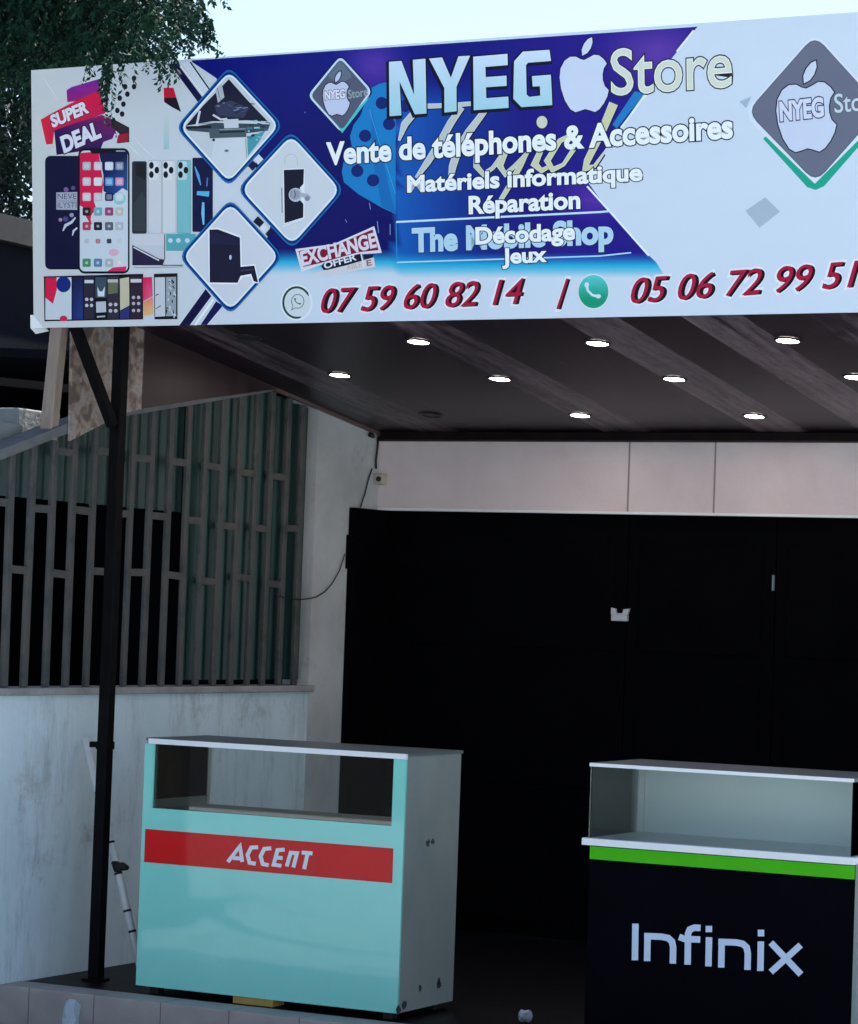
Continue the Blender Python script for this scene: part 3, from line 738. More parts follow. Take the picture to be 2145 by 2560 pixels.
# ------------------------------------------------------------------ the big sign
SO, SU, SV = (-6.298, 8.80, 2.537), (1, 0, 0), (0, -0.0860, 0.980)
SH = Sheet(SO, SU, SV, step=0.000008, start=0.0)
SW, SHH = 4.15, 0.9838
sign = tag(empty('shop_sign', (-4.3, 8.8, 2.5)), 'large printed store sign with blue phone advert leaning out over the porch', 'sign')
def sp3(u, v, h): return SH.co((u, v), h)
m = MB()
m.hexa([sp3(0, 0, -0.02), sp3(SW, 0, -0.02), sp3(SW, 0, -0.0005), sp3(0, 0, -0.0005), sp3(0, SHH, -0.02), sp3(SW, SHH, -0.02), sp3(SW, SHH, -0.0005), sp3(0, SHH, -0.0005)])
m.build('panel', M['alu'], sign)
m = MB()
for u0, u1, v0, v1 in ((0.0, SW, 0.0, 0.04), (0.0, SW, SHH - 0.04, SHH), (0.0, 0.04, 0.041, SHH - 0.041), (1.3, 1.34, 0.041, SHH - 0.041), (2.6, 2.64, 0.041, SHH - 0.041), (SW - 0.04, SW, 0.041, SHH - 0.041)):
    m.hexa([sp3(u0, v0, -0.06), sp3(u1, v0, -0.06), sp3(u1, v0, -0.0205), sp3(u0, v0, -0.0205), sp3(u0, v1, -0.06), sp3(u1, v1, -0.06), sp3(u1, v1, -0.0205), sp3(u0, v1, -0.0205)])
m.build('frame', M['steel'], sign)
m = MB()
m.hexa([sp3(-0.012, -0.022, -0.03), sp3(0.05, -0.012, -0.03), sp3(0.05, -0.0005, 0.004), sp3(-0.012, -0.0005, 0.004), sp3(-0.012, 0.05, -0.03), sp3(-0.0005, 0.05, -0.03), sp3(-0.0005, 0.05, 0.004), sp3(-0.012, 0.05, 0.004)])
m.build('bent_corner', M['alu'], sign)

ZA = lambda x, y: (60 + x * 0.39773, 120 + y * 0.39773)
ZB = lambda x, y: (700 + x * 0.45455, 60 + y * 0.45455)
ZC = lambda x, y: (1400 + x * 0.42330, y * 0.42330)
ZN = lambda x, y: (x, y)
WHITE = (203, 212, 222)

# printed ground: white sheet, blue field
ar = Art(SH, ZN)
nu, nv = 40, 10
vs = [Vector((SW * i / nu, SHH * j / nv)) for j in range(nv + 1) for i in range(nu + 1)]
fs = [(j * (nu + 1) + i, j * (nu + 1) + i + 1, (j + 1) * (nu + 1) + i + 1, (j + 1) * (nu + 1) + i) for j in range(nv) for i in range(nu)]
def white_at(p):
    t = min(max(p[0] / 1.2, 0), 1)
    return ar.C(tuple(a + (b_ - a) * t for a, b_ in zip((204, 205, 203), (203, 213, 224))))
ar.raw(vs, fs, [white_at(p) for p in vs])
SH.h += SH.step * 4
# blue field as strips between its left and right edge
def interp(tab, y):
    for (y0, x0), (y1, x1) in zip(tab, tab[1:]):
        if y <= y1: return x0 + (x1 - x0) * max(0, (y - y0)) / (y1 - y0)
    return tab[-1][1]
left = [(70, 480), (155, 480), (195, 540), (330, 640), (420, 640), (480, 700), (640, 655), (700, 655)]
right = [(60, 1750), (76, 1735), (130, 1692), (232, 1612), (318, 1552), (445, 1462), (530, 1524), (635, 1618), (655, 1640), (700, 1668)]
def mixc(a, b_, t): t = min(max(t, 0), 1); return tuple(p + (q - p) * t for p, q in zip(a, b_))
def blue_at(x, y):
    c = mixc((4, 14, 116), (2, 4, 92), (y - 150) / 300)
    c = mixc(c, (86, 52, 160), max(0, 1 - math.hypot((x - 935) / 110, (y - 165) / 110)))
    c = mixc(c, (28, 16, 126), (x - 1150) / 250)
    c = mixc(c, (96, 58, 158), max(0, 1 - math.hypot((x - 1640) / 170, (y - 130) / 110)))
    c = mixc(c, (92, 50, 160), max(0, 1 - math.hypot((x - 1480) / 120, (y - 500) / 60)) * 0.9)
    if x > 989: c = mixc(c, (10, 92, 176), max(0, 1 - (x - 989) / 330) * min(1, max(0, (y - 190) / 70)))
    f0 = 632 if x > 985 else 622
    if y > f0:
        t = (y - f0) / 62
        c = mixc(c, (30, 168, 206), t * 2) if t < 0.5 else mixc((30, 168, 206), WHITE, (t - 0.5) * 2)
    return c
rows = [66, 90, 120, 140, 155, 165, 180, 195, 215, 240, 260, 290, 318, 330, 350, 380, 420, 445, 480, 500, 520, 540, 570, 600, 622, 632, 640, 648, 655, 663, 672, 680, 688, 695]
for a, c in zip(rows, rows[1:]):
    xa0, xa1, xc0, xc1 = interp(left, a), interp(right, a), interp(left, c), interp(right, c)
    n = 46
    pa_ = [(xa0 + (xa1 - xa0) * i / n, a) for i in range(n + 1)]; pc_ = [(xc0 + (xc1 - xc0) * i / n, c) for i in range(n + 1)]
    top = lambda p: (p[0], max(p[1], 149 - (p[0] - 480) * 0.0667 + 2 if p[0] < 2000 else p[1]))
    pts = [top(p) for p in pa_] + [top(p) for p in pc_]
    if all(abs(pts[i][1] - pts[i + n + 1][1]) < 1e-6 for i in range(n + 1)): continue
    SH.h -= SH.step
    ar.raw([SH.uv(*p) for p in pts], [(i, i + 1, i + n + 2, i + n + 1) for i in range(n)], [ar.C(blue_at(*p)) for p in pts])
SH.h += SH.step
# white key line and teal flash on the right edge
ar.poly([ZC(500, 550), ZC(440, 540), ZC(310, 735), ZC(335, 760)], (30, 120, 185))
ar.line([ZC(790, 180), ZC(690, 305)], 5, (225, 232, 240)); ar.line([ZC(520, 545), ZC(360, 755)], 5, (225, 232, 240))
ar.line([ZC(160, 1100), ZC(300, 1255), ZC(525, 1510)], 5, (225, 235, 240))
# faded controller picture
ar.poly([ZB(x, y) for x, y in ((610, 315), (545, 330), (505, 350), (505, 385), (465, 440), (445, 500), (405, 555), (385, 620), (395, 670), (350, 760), (340, 815), (352, 870), (430, 935), (560, 1010), (636, 1045), (636, 480), (640, 330))], (18, 122, 186))
ar.poly([ZB(x, y) for x, y in ((505, 480), (545, 640), (600, 900), (636, 1040), (560, 1005), (500, 700))], (14, 104, 172))
for x, y in ((560, 435), (468, 615), (600, 550), (425, 808), (512, 860), (690, 450)): ar.disc(*ZB(x, y), 15.5, (10, 30, 105))
ar.line([ZB(492, 470), ZB(560, 700), ZB(634, 930)], 1.6, (60, 160, 215))
ar.line([ZB(640, 1089), ZB(1760, 1034)], 5, (196, 222, 240)); ar.line([ZB(1750, 1035), ZC(302, 1246)], 5, (196, 222, 240))
ar.line([ZB(642, 1311), ZB(1760, 1276), ZC(420, 1492)], 3.5, (170, 215, 240))
ar.line([ZB(638, 1090), ZB(644, 1310)], 2.0, (50, 140, 200))
# wide diagonal bars
for p in ([(915, 100), (962, 96), (1128, 318), (1092, 338)], ): ar.poly([ZA(*q) for q in p], (12, 14, 62))
ar.poly([ZA(*q) for q in [(985, 92), (1045, 88), (1165, 258), (1140, 300)]], (214, 220, 226))
ar.line([ZA(1045, 88), ZA(1165, 260)], 3.5, (12, 14, 40)); ar.line([ZA(972, 96), ZA(1140, 312)], 3, (235, 238, 240))
ar.poly([ZA(*q) for q in [(975, 1745), (1040, 1745), (1178, 1560), (1142, 1515)]], (14, 15, 58))
ar.poly([ZA(*q) for q in [(1110, 1740), (1150, 1740), (1250, 1620), (1208, 1592)]], (14, 18, 76))
ar.line([ZA(1075, 1742), ZA(1190, 1580)], 5, (235, 238, 242))
# faint square on the white side
ar.poly([ZC(1095, 1245), ZC(1212, 1165), ZC(1300, 1250), ZC(1178, 1345)], (168, 180, 192))
ar.poly([ZC(1060, 600), ZC(1130, 570), ZC(1100, 640)], (160, 178, 192))
ar.build('printed_face', sign); SH.floor = SH.h

# "super deal" flash
ar = Art(SH, ZA)
ar.poly([(268, 265), (300, 245), (470, 195), (480, 290), (380, 330), (272, 340)], [(122, 30, 140), (132, 34, 150), (120, 30, 140), (150, 30, 120), (180, 20, 90), (150, 26, 110)])
ar.poly([(105, 450), (185, 405), (290, 350), (430, 285), (480, 275), (512, 410), (190, 522), (180, 604), (140, 606)], [(222, 38, 62), (226, 34, 58), (226, 20, 60), (222, 16, 60), (220, 14, 70), (196, 20, 80), (200, 28, 70), (226, 34, 60), (226, 34, 60)])
ar.poly([(190, 520), (300, 478), (490, 420), (560, 450), (585, 560), (500, 590), (480, 640), (420, 640), (205, 672)], [(40, 22, 84), (86, 24, 96), (150, 24, 90), (110, 20, 84), (90, 26, 100), (60, 24, 92), (30, 16, 60), (50, 24, 80), (24, 16, 62)])
ar.text('SUPER', (180, 503), (412, 405), 82, (226, 222, 228), 0.05, ((0.10, (120, 20, 60)),))
ar.text('DEAL', (252, 664), (490, 562), 112, (222, 220, 232), 0.05, ((0.10, (20, 14, 48)),))
ar.poly([(560, 445), (662, 500), (662, 592), (585, 600), (600, 540), (545, 490)], (46, 34, 46))
ar.poly([(592, 548), (655, 535), (655, 588), (582, 594)], (170, 24, 52))
ar.line([(575, 540), (560, 580), (540, 612)], 12, (206, 208, 214))
for x, y in ((692, 190), (692, 243), (636, 243), (650, 290), (602, 315), (625, 353), (587, 393), (617, 415)): ar.disc(x, y, 15, (18, 20, 24), 18, 12)
ar.poly([(878, 250), (940, 250), (958, 312), (880, 314)], (200, 22, 54)); ar.poly([(880, 314), (958, 312), (988, 402), (930, 372), (882, 340)], (28, 20, 32))
ar.poly([(878, 410), (912, 400), (912, 635), (878, 640)], [(204, 210, 210), (204, 210, 210), (160, 196, 198), (160, 196, 198)])
for p in ([(120, 180), (150, 230), (215, 330)], [(690, 560), (760, 640), (830, 700)], [(640, 590), (700, 650), (740, 690)]): ar.line(p, [1, 5, 1], (232, 234, 234))
ar.build('deal_flash', sign)

# phones
SH.h += 0.0005
ar = Art(SH, ZA)
ar.rrect(133, 678, 380, 1392, 34, (12, 14, 40)); ar.rrect(140, 686, 375, 1384, 30, (16, 18, 52))
ar.poly([(203, 908), (335, 905), (335, 1018), (204, 1016)], (168, 170, 184)); ar.line([(204, 962), (335, 962)], 3, (110, 112, 130))
ar.text('NEVE', (212, 950), (330, 950), 34, (84, 84, 104), 0.0); ar.text('ILYSTI', (212, 1005), (330, 1003), 34, (84, 84, 104), 0.0)
for x, y, r, c in ((265, 890, 16, (120, 90, 140)), (310, 880, 14, (90, 80, 130)), (230, 1080, 12, (170, 130, 180)), (262, 1075, 18, (70, 70, 120)), (300, 1050, 14, (150, 150, 180))): ar.disc(x, y, r, c, None, 9)
ar.line([(245, 1150), (262, 1115), (300, 1095), (325, 1065)], [6, 18, 16, 8], (196, 198, 214)); ar.line([(305, 1180), (312, 1150), (336, 1130)], [5, 14, 10], (196, 198, 214))
ar.rrect(342, 630, 664, 1418, 40, (10, 12, 34)); ar.rrect(352, 645, 654, 1404, 30, (204, 212, 218))
ar.poly([(352, 660), (470, 650), (480, 720), (500, 860), (490, 930), (440, 960), (465, 1040), (445, 1100), (420, 1110), (390, 1060), (370, 1000), (352, 990)], (214, 26, 74))
ar.poly([(470, 650), (652, 650), (652, 900), (620, 880), (560, 930), (500, 900), (500, 800)], [(24, 22, 58), (14, 20, 60), (40, 90, 150), (40, 80, 140), (30, 60, 120), (24, 40, 96), (20, 30, 90)])
ar.poly([(410, 640), (585, 636), (575, 660), (430, 665)], (10, 12, 30))
ar.disc(480, 1075, 60, (206, 206, 212)); ar.disc(600, 945, 40, (150, 196, 204)); ar.disc(565, 1285, 32, (222, 170, 186), 22); ar.poly([(525, 1404), (560, 1380), (645, 1372), (640, 1404)], (220, 40, 90))
icons = [((170, 180, 182), (206, 196, 202), (210, 214, 220), (120, 130, 150)), ((196, 190, 196), (214, 220, 220), (80, 150, 196), (206, 140, 180)), ((206, 196, 200), (196, 190, 196), (30, 34, 70), (196, 212, 216)),
         ((40, 34, 40), (110, 170, 180), (150, 70, 110), (196, 190, 180)), ((180, 60, 90), (30, 34, 44), (90, 100, 110), (180, 186, 190)), ((190, 190, 196), (190, 120, 130), (60, 62, 76), (200, 204, 208)), ((70, 140, 100), (90, 130, 160), (170, 180, 180), (214, 210, 212))]
for r_, (yy, row) in enumerate(zip((742, 840, 936, 1028, 1120, 1214, 1350), icons)):
    for xx, c in zip((395, 466, 536, 601), row):
        s_ = 26 if r_ not in (5,) else 15
        ar.rrect(xx - s_, yy - s_, xx + s_, yy + s_, 9, c)
        if r_ in (0, 1, 2) : ar.rrect(xx - s_ + 9, yy - s_ + 10, xx + s_ - 9, yy + s_ - 9, 6, mixc(c, (230, 230, 235), 0.45))
        if r_ in (3, 4, 6): ar.disc(xx, yy, 10, mixc(c, (235, 235, 240), 0.6), None, 8)
ar.rrect(680, 712, 772, 1168, 12, (44, 46, 54)); ar.poly([(700, 720), (765, 722), (766, 830), (705, 800)], (26, 28, 34)); ar.poly([(690, 980), (745, 900), (765, 960), (765, 1150), (690, 1150)], (56, 60, 66))
for x0, c in ((780, (206, 208, 212)), (870, (210, 212, 214)), (963, (120, 186, 190))):
    ar.rrect(x0, 705, x0 + 88, 1168, 10, mixc(c, (120, 124, 130), 0.25)); ar.rrect(x0 + 4, 709, x0 + 84, 1163, 9, c)
    ar.rrect(x0 + 4, 712, x0 + 62, 830, 12, mixc(c, (226, 228, 230), 0.6))
    for dx, dy in ((22, 738), (22, 796), (56, 768)): ar.disc(x0 + dx, dy, 15, (16, 18, 24), 22, 12)
ar.rrect(1060, 690, 1188, 1156, 8, (10, 14, 60)); ar.line([(1075, 745), (1095, 800), (1112, 862)], [6, 18, 6], (90, 160, 214)); ar.line([(1155, 815), (1150, 870)], 8, (80, 120, 190))
ar.line([(1088, 912), (1165, 918)], [24, 34], (80, 180, 220)); ar.line([(1128, 970), (1126, 1040), (1130, 1110)], [14, 20, 10], (110, 190, 226))
ar.rrect(680, 1168, 884, 1250, 10, (206, 206, 210)); ar.poly([(682, 1238), (850, 1325), (884, 1330), (872, 1366), (682, 1366)], (36, 30, 62)); ar.poly([(700, 1240), (880, 1240), (884, 1322), (850, 1325)], (198, 200, 206)); ar.line([(690, 1252), (850, 1336)], 8, (214, 216, 222)); ar.line([(884, 1172), (886, 1320), (872, 1364)], 4, (30, 30, 40))
ar.poly([(893, 1170), (1082, 1168), (1070, 1275), (895, 1275)], (86, 164, 172))
for x in (922, 972, 1028): ar.disc(x, 1210, 15, (196, 214, 220), None, 10)
ar.line([(868, 1366), (1000, 1366)], 5, (30, 32, 40)); ar.line([(693, 1382), (1000, 1376)], 3, (120, 124, 130))
# bottom row of boxes
ar.poly([(126, 1436), (750, 1420), (750, 1706), (130, 1718)], (14, 14, 22))
ar.poly([(136, 1442), (300, 1442), (300, 1706), (136, 1708)], (200, 208, 214)); ar.poly([(136, 1442), (206, 1442), (208, 1520), (184, 1608), (136, 1570)], (216, 30, 72)); ar.disc(250, 1486, 46, (20, 44, 118), 50); ar.disc(250, 1700, 24, (214, 40, 84), 18)
ar.poly([(306, 1440), (372, 1438), (372, 1706), (306, 1706)], [(26, 28, 62), (30, 32, 70), (40, 60, 130), (26, 44, 110)])
ar.poly([(378, 1436), (444, 1434), (444, 1704), (378, 1704)], (44, 42, 58)); ar.rrect(382, 1458, 438, 1478, 3, (206, 208, 212))
for x in (396, 426):
    for y in (1580, 1618): ar.disc(x, y, 11, (196, 196, 206), None, 8)
ar.poly([(450, 1440), (520, 1440), (520, 1570), (450, 1570)], (60, 78, 92)); ar.poly([(462, 1500), (478, 1530), (494, 1530), (510, 1498), (506, 1562), (466, 1562)], (206, 216, 222)); ar.poly([(454, 1596), (516, 1592), (518, 1660), (456, 1664)], (186, 190, 200))
ar.line([(460, 1690), (512, 1686)], 10, (170, 172, 184)); ar.poly([(526, 1436), (598, 1434), (598, 1702), (526, 1704)], (50, 46, 60)); ar.poly([(530, 1470), (594, 1466), (590, 1540), (530, 1548)], (104, 108, 84)); ar.rrect(528, 1454, 592, 1474, 3, (186, 186, 176))
for x in (545, 578):
    for y in (1612, 1652): ar.disc(x, y, 12, (190, 186, 190), None, 8)
ar.poly([(604, 1450), (662, 1440), (664, 1618), (606, 1650)], (196, 188, 160)); ar.poly([(606, 1655), (664, 1622), (664, 1700), (606, 1702)], (48, 50, 112))
ar.poly([(670, 1434), (744, 1432), (744, 1700), (670, 1702)], (46, 36, 52)); ar.rrect(672, 1452, 740, 1474, 3, (206, 204, 210))
for x in (690, 722):
    for y in (1568, 1606, 1650): ar.disc(x, y, 11, (186, 176, 186), None, 8)
ar.poly([(748, 1442), (806, 1440), (810, 1560), (750, 1592)], [(216, 18, 84), (222, 20, 90), (226, 90, 130), (220, 60, 110)]); ar.poly([(752, 1596), (810, 1566), (810, 1676), (756, 1680)], [(226, 140, 110), (226, 130, 110), (232, 186, 120), (232, 176, 110)])
ar.poly([(818, 1420), (966, 1416), (966, 1704), (822, 1706)], (20, 20, 26)); ar.poly([(824, 1442), (888, 1440), (890, 1686), (826, 1690)], (198, 202, 206)); ar.poly([(894, 1440), (958, 1438), (958, 1684), (896, 1686)], (150, 160, 168))
rr = random.Random(3)
for k in range(26): x, y = rr.uniform(898, 952), rr.uniform(1446, 1676); ar.line([(x, y), (x + rr.uniform(-16, 16), y + rr.uniform(8, 26))], 7, (24, 24, 30) if k % 2 else (205, 208, 214))
ar.line([(830, 1556), (848, 1546)], 6, (30, 30, 36)); ar.line([(830, 1640), (862, 1618)], 5, (60, 60, 70))
ar.build('phone_picture', sign)

# three diamond pictures
SH.floor += 0.0026; SH.h = SH.floor
def diamond(ar, t, r, bo, l, rad, fill):
    def shrink(k):
        c = Vector(((l[0] + r[0]) / 2, (t[1] + bo[1]) / 2))
        return [tuple(c + (Vector(p) - c) * k) for p in (t, r, bo, l)]
    ar.rpoly(shrink(1.035), rad, (8, 104, 170)); ar.rpoly(shrink(1.0), rad, (4, 34, 104)); ar.rpoly(shrink(0.955), rad, (150, 206, 232)); ar.rpoly(shrink(0.945), rad, (226, 230, 236))
    return ar.rpoly(shrink(0.905), rad * 0.8, fill)
ar = Art(SH, ZA)
diamond(ar, (1292, 128), (1622, 488), (1290, 862), (966, 500), 62, (198, 204, 208))
ar.poly([(1290, 196), (1400, 320), (1535, 462), (1400, 455), (1180, 462), (1020, 490), (1130, 360), (1200, 290)], (24, 26, 50))
ar.poly([(1020, 505), (1200, 470), (1550, 480), (1535, 520), (1330, 545), (1035, 520)], (60, 70, 84))
ar.poly([(1205, 262), (1245, 222), (1262, 310), (1222, 345)], (176, 184, 192)); ar.line([(1218, 250), (1240, 340)], 3, (60, 64, 76)); ar.line([(1085, 500), (1108, 396)], 14, (206, 210, 216)); ar.line([(1060, 420), (1110, 380)], 6, (206, 210, 214))
ar.poly([(1200, 360), (1300, 330), (1420, 380), (1380, 440), (1220, 430)], (52, 56, 84)); ar.line([(1190, 420), (1240, 450), (1280, 445)], 12, (206, 208, 214)); ar.poly([(1255, 450), (1350, 446), (1352, 505), (1262, 505)], (200, 204, 212))
ar.line([(1020, 500), (1180, 496)], 16, (22, 24, 34)); ar.line([(1100, 478), (1180, 470)], 8, (150, 160, 170)); ar.poly([(1165, 510), (1400, 500), (1400, 560), (1170, 568)], (72, 88, 96)); ar.line([(1230, 530), (1390, 524)], 12, (26, 34, 40)); ar.line([(1232, 514), (1395, 508)], 5, (140, 160, 164))
ar.poly([(1200, 575), (1392, 562), (1400, 700), (1290, 812), (1180, 700)], (206, 212, 216)); ar.line([(1395, 568), (1402, 690)], 6, (130, 160, 168)); ar.poly([(1405, 560), (1520, 520), (1480, 590), (1410, 680)], (72, 150, 164))
rr = random.Random(9)
for k in range(24): x, y = rr.uniform(1400, 1520), rr.uniform(450, 590); ar.line([(x, y), (x + rr.uniform(10, 40), y + rr.uniform(-6, 6))], rr.uniform(5, 12), ((20, 40, 60), (150, 200, 206), (60, 120, 140))[k % 3])
for k in range(16): x, y = rr.uniform(1200, 1430), rr.uniform(345, 435); ar.line([(x, y), (x + rr.uniform(10, 36), y + rr.uniform(-8, 8))], rr.uniform(3, 8), ((20, 24, 40), (120, 130, 160), (70, 76, 110))[k % 3])
ar.disc(1276, 646, 14, (110, 116, 120), 8); ar.disc(1195, 578, 9, (30, 34, 40))
ar.build('diamond_picture', sign)
ar = Art(SH, ZA)
diamond(ar, (1682, 530), (2008, 892), (1688, 1256), (1350, 890), 70, (206, 210, 214))
ar2 = Art(SH, ZB)
ar2.poly([(18, 798), (138, 792), (136, 1068), (24, 1102)], (226, 228, 232)); ar2.poly([(23, 803), (134, 798), (131, 880), (112, 900), (114, 970), (131, 990), (130, 1064), (28, 1096)], (16, 18, 40)); ar2.line([(12, 900), (14, 1040)], 4, (40, 42, 60))
ar2.disc(88, 940, 38, (190, 194, 204)); ar2.disc(84, 938, 30, (150, 156, 170)); ar2.line([(82, 915), (88, 940), (80, 958)], 4, (40, 44, 70)); ar2.line([(112, 935), (150, 948), (166, 962)], [16, 30, 22], (168, 174, 186)); ar2.disc(152, 960, 14, (130, 136, 150))
ar2.line([(28, 770), (30, 735), (52, 715), (84, 720), (98, 745), (98, 778)], 2.5, (170, 174, 180)); ar2.line([(20, 1112), (130, 1072)], 4, (232, 234, 238))
o = ar.build('diamond_picture', sign); ar2.build('handset_picture', o)
o.children[0].matrix_parent_inverse = Matrix()
o.children[0].matrix_world = Matrix()
ar = Art(SH, ZA)
diamond(ar, (1300, 958), (1622, 1310), (1300, 1668), (984, 1310), 66, (208, 210, 216))
ar.poly([(1160, 1132), (1220, 1128), (1368, 1182), (1372, 1366), (1455, 1358), (1482, 1480), (1440, 1476), (1428, 1434), (1380, 1440), (1340, 1486), (1165, 1484)], (232, 234, 238))
ar.poly([(1168, 1142), (1220, 1140), (1360, 1192), (1364, 1376), (1450, 1368), (1474, 1474), (1446, 1466), (1430, 1420), (1364, 1432), (1345, 1476), (1170, 1474)], (18, 18, 46))
ar.poly([(1176, 1150), (1350, 1200), (1350, 1240), (1176, 1230)], (26, 26, 60)); ar.disc(1300, 1316, 8, (190, 196, 220), 16, 8); ar.line([(1364, 1400), (1446, 1392)], 10, (50, 52, 76))
ar.build('diamond_picture', sign)
SH.h += 0.0006
ar = Art(SH, ZA)
ar.poly([(1408, 745), (1440, 708), (1474, 735), (1440, 772)], (16, 20, 60)); ar.poly([(1448, 700), (1478, 668), (1508, 700), (1474, 734)], (214, 220, 226)); ar.line([(1370, 800), (1420, 752)], 20, (206, 212, 216))
ar.build('connector', sign); ar = Art(SH, ZA)
ar.poly([(1442, 1092), (1472, 1058), (1512, 1096), (1486, 1130)], (14, 16, 40)); ar.poly([(1482, 1130), (1512, 1098), (1540, 1136), (1514, 1168)], (214, 220, 226)); ar.poly([(1520, 1170), (1544, 1140), (1562, 1156), (1536, 1186)], (16, 20, 50))
ar.build('connector', sign)

SH.floor -= 0.0026; SH.h = SH.floor
# emblem: bitten apple in a rounded diamond
APPLE = [(0.50, 0.30), (0.60, 0.27), (0.70, 0.235), (0.80, 0.245), (0.90, 0.30), (0.96, 0.36), (0.90, 0.42), (0.875, 0.50), (0.88, 0.58), (0.92, 0.66), (1.0, 0.715), (0.97, 0.80), (0.90, 0.89), (0.81, 0.965), (0.72, 1.0), (0.62, 0.975), (0.52, 0.955), (0.42, 0.975), (0.32, 0.99), (0.22, 0.95), (0.11, 0.83), (0.03, 0.67), (0.0, 0.52), (0.02, 0.40), (0.10, 0.30), (0.21, 0.25), (0.33, 0.25), (0.42, 0.285)]
LEAF = [(0.46, 0.24), (0.45, 0.16), (0.50, 0.08), (0.58, 0.02), (0.66, 0.0), (0.67, 0.07), (0.63, 0.15), (0.56, 0.21)]
def apple(ar, x0, y0, x1, y1, skew, col, edge, ew):
    cv = lambda p: (x0 + (x1 - x0) * p[0], y0 + (y1 - y0) * p[1] + skew * (p[0] - 0.5))
    c = Vector((0.5, 0.55))
    for sh_ in (APPLE, LEAF):
        pts = [cv(p) for p in sh_]
        if edge: ar.line(pts + pts[:2], ew * 2, edge)
        ar.poly(pts, col)
ar = Art(SH, ZB)
ar.rpoly([(332, 165), (516, 368), (342, 612), (144, 394)], 38, (10, 12, 50)); ar.rpoly([(332, 174), (508, 369), (341, 602), (152, 394)], 36, (196, 214, 232)); ar.poly([(342, 600), (318, 565), (470, 420), (496, 400), (420, 500)], (70, 190, 190)); ar.rpoly([(332, 190), (492, 370), (341, 586), (168, 394)], 30, (84, 88, 108))
ar.rpoly([(332, 200), (400, 290), (330, 330), (260, 290)], 20, (96, 108, 124))
apple(ar, 236, 262, 384, 505, -8, (196, 200, 222), (20, 20, 34), 5)
ar.text('NYEG', (246, 418), (358, 408), 50, (226, 224, 236), 0.04, ((0.09, (70, 60, 84)),)); ar.text('Store', (376, 412), (484, 394), 48, (150, 166, 166), 0.01)
ar.build('emblem', sign)
ar = Art(SH, ZC)
ar.rpoly([(1505, 190), (1922, 640), (1512, 1132), (1082, 668)], 84, (214, 220, 230))
ar.poly([(1200, 820), (1215, 805), (1505, 1085), (1800, 790), (1830, 790), (1560, 1100), (1510, 1122), (1460, 1105)], (24, 160, 132)); ar.rpoly([(1505, 206), (1898, 640), (1510, 1080), (1104, 660)], 84, (94, 98, 114)); ar.rpoly([(1505, 216), (1890, 640), (1510, 1068), (1114, 660)], 80, (104, 107, 124))
apple(ar, 1278, 362, 1632, 900, -22, (198, 206, 222), (34, 34, 46), 7)
ar.text('NYEG', (1300, 718), (1560, 690), 118, (212, 214, 230), 0.045, ((0.09, (50, 36, 60)),)); ar.text('Store', (1622, 668), (1900, 642), 112, (196, 208, 210), 0.012, ((0.03, (60, 64, 80)),))
ar.build('emblem', sign)

# script lettering under the lines of text
ar = Art(SH, lambda x, y: (900 + x * 0.45455, 220 + y * 0.45455))
cream = (200, 200, 168)
def script(pts, w, col=cream):
    w = [a * 0.80 for a in w] if isinstance(w, list) else w * 0.8
    e = [a + 10 for a in w] if isinstance(w, list) else w + 10
    ar.line([(p[0] + 4, p[1] + 4) for p in pts], e, (14, 20, 60)); ar.line(pts, [a + 5 for a in w] if isinstance(w, list) else w + 5, (214, 220, 224)); ar.line(pts, w, col)
script([(620, 85), (500, 95), (370, 100), (300, 135), (245, 200), (215, 290)], [24, 26, 28, 40, 44, 10], (186, 196, 194))
script([(560, 105), (500, 190), (440, 300), (370, 410), (310, 495)], [36, 44, 44, 40, 20], (186, 194, 188))
script([(690, 120), (600, 240), (540, 340), (510, 430), (500, 490)], [34, 46, 46, 46, 30], (190, 196, 184))
script([(640, 370), (640, 430), (680, 475), (730, 440), (800, 350)], [26, 34, 26, 22, 34], (196, 198, 172))
script([(800, 350), (770, 430), (800, 475), (850, 430), (930, 340), (880, 430), (820, 540), (760, 640), (720, 690)], [34, 34, 24, 22, 34, 34, 30, 24, 14], (198, 200, 166))
script([(1000, 330), (960, 420), (1000, 455), (1060, 420)], [30, 40, 26, 18], (204, 202, 160))
script([(1180, 250), (1100, 290), (1030, 400), (1060, 450), (1120, 420), (1180, 330)], [20, 28, 34, 28, 20, 26], (206, 204, 158))
script([(1395, 85), (1330, 240), (1250, 400), (1240, 445), (1290, 430), (1340, 360)], [56, 48, 40, 30, 18, 10], (206, 204, 156))
ar.disc(1001, 188, 38, (14, 20, 60)); ar.disc(1001, 188, 30, (206, 206, 184), 34)
SH.floor = SH.h; ar.build('script_lettering', sign)['label'] = 'cream script lettering half covered by the white lines'

# NYEG <apple> Store
ar = Art(SH, ZB)
G4 = ([(600, 208), (668, 203), (738, 390), (731, 197), (800, 191), (806, 492), (742, 497), (658, 318), (668, 502), (603, 507)],
      [(820, 190), (892, 184), (940, 296), (982, 178), (1046, 174), (971, 345), (972, 480), (905, 487), (904, 352)],
      [(1063, 180), (1251, 164), (1253, 226), (1130, 236), (1132, 292), (1246, 284), (1247, 340), (1133, 348), (1135, 408), (1256, 399), (1258, 461), (1066, 474)],
      [(1288, 205), (1336, 152), (1482, 142), (1491, 203), (1364, 213), (1353, 226), (1357, 388), (1372, 401), (1432, 394), (1430, 342), (1390, 344), (1386, 287), (1490, 279), (1498, 446), (1328, 457), (1284, 412)])
for g in G4: ar.line([(x - 6, y + 9) for x, y in g + g[:2]], 20, (6, 8, 34)); ar.line(g + g[:2], 14, (8, 10, 40))
for g in G4: ar.poly(g, [mixc((206, 218, 232), (160, 206, 216), (y - 150) / 340) for x, y in g])
ar.build('lettering', sign)['label'] = 'big pale blue store name'
ar = Art(SH, ZC)
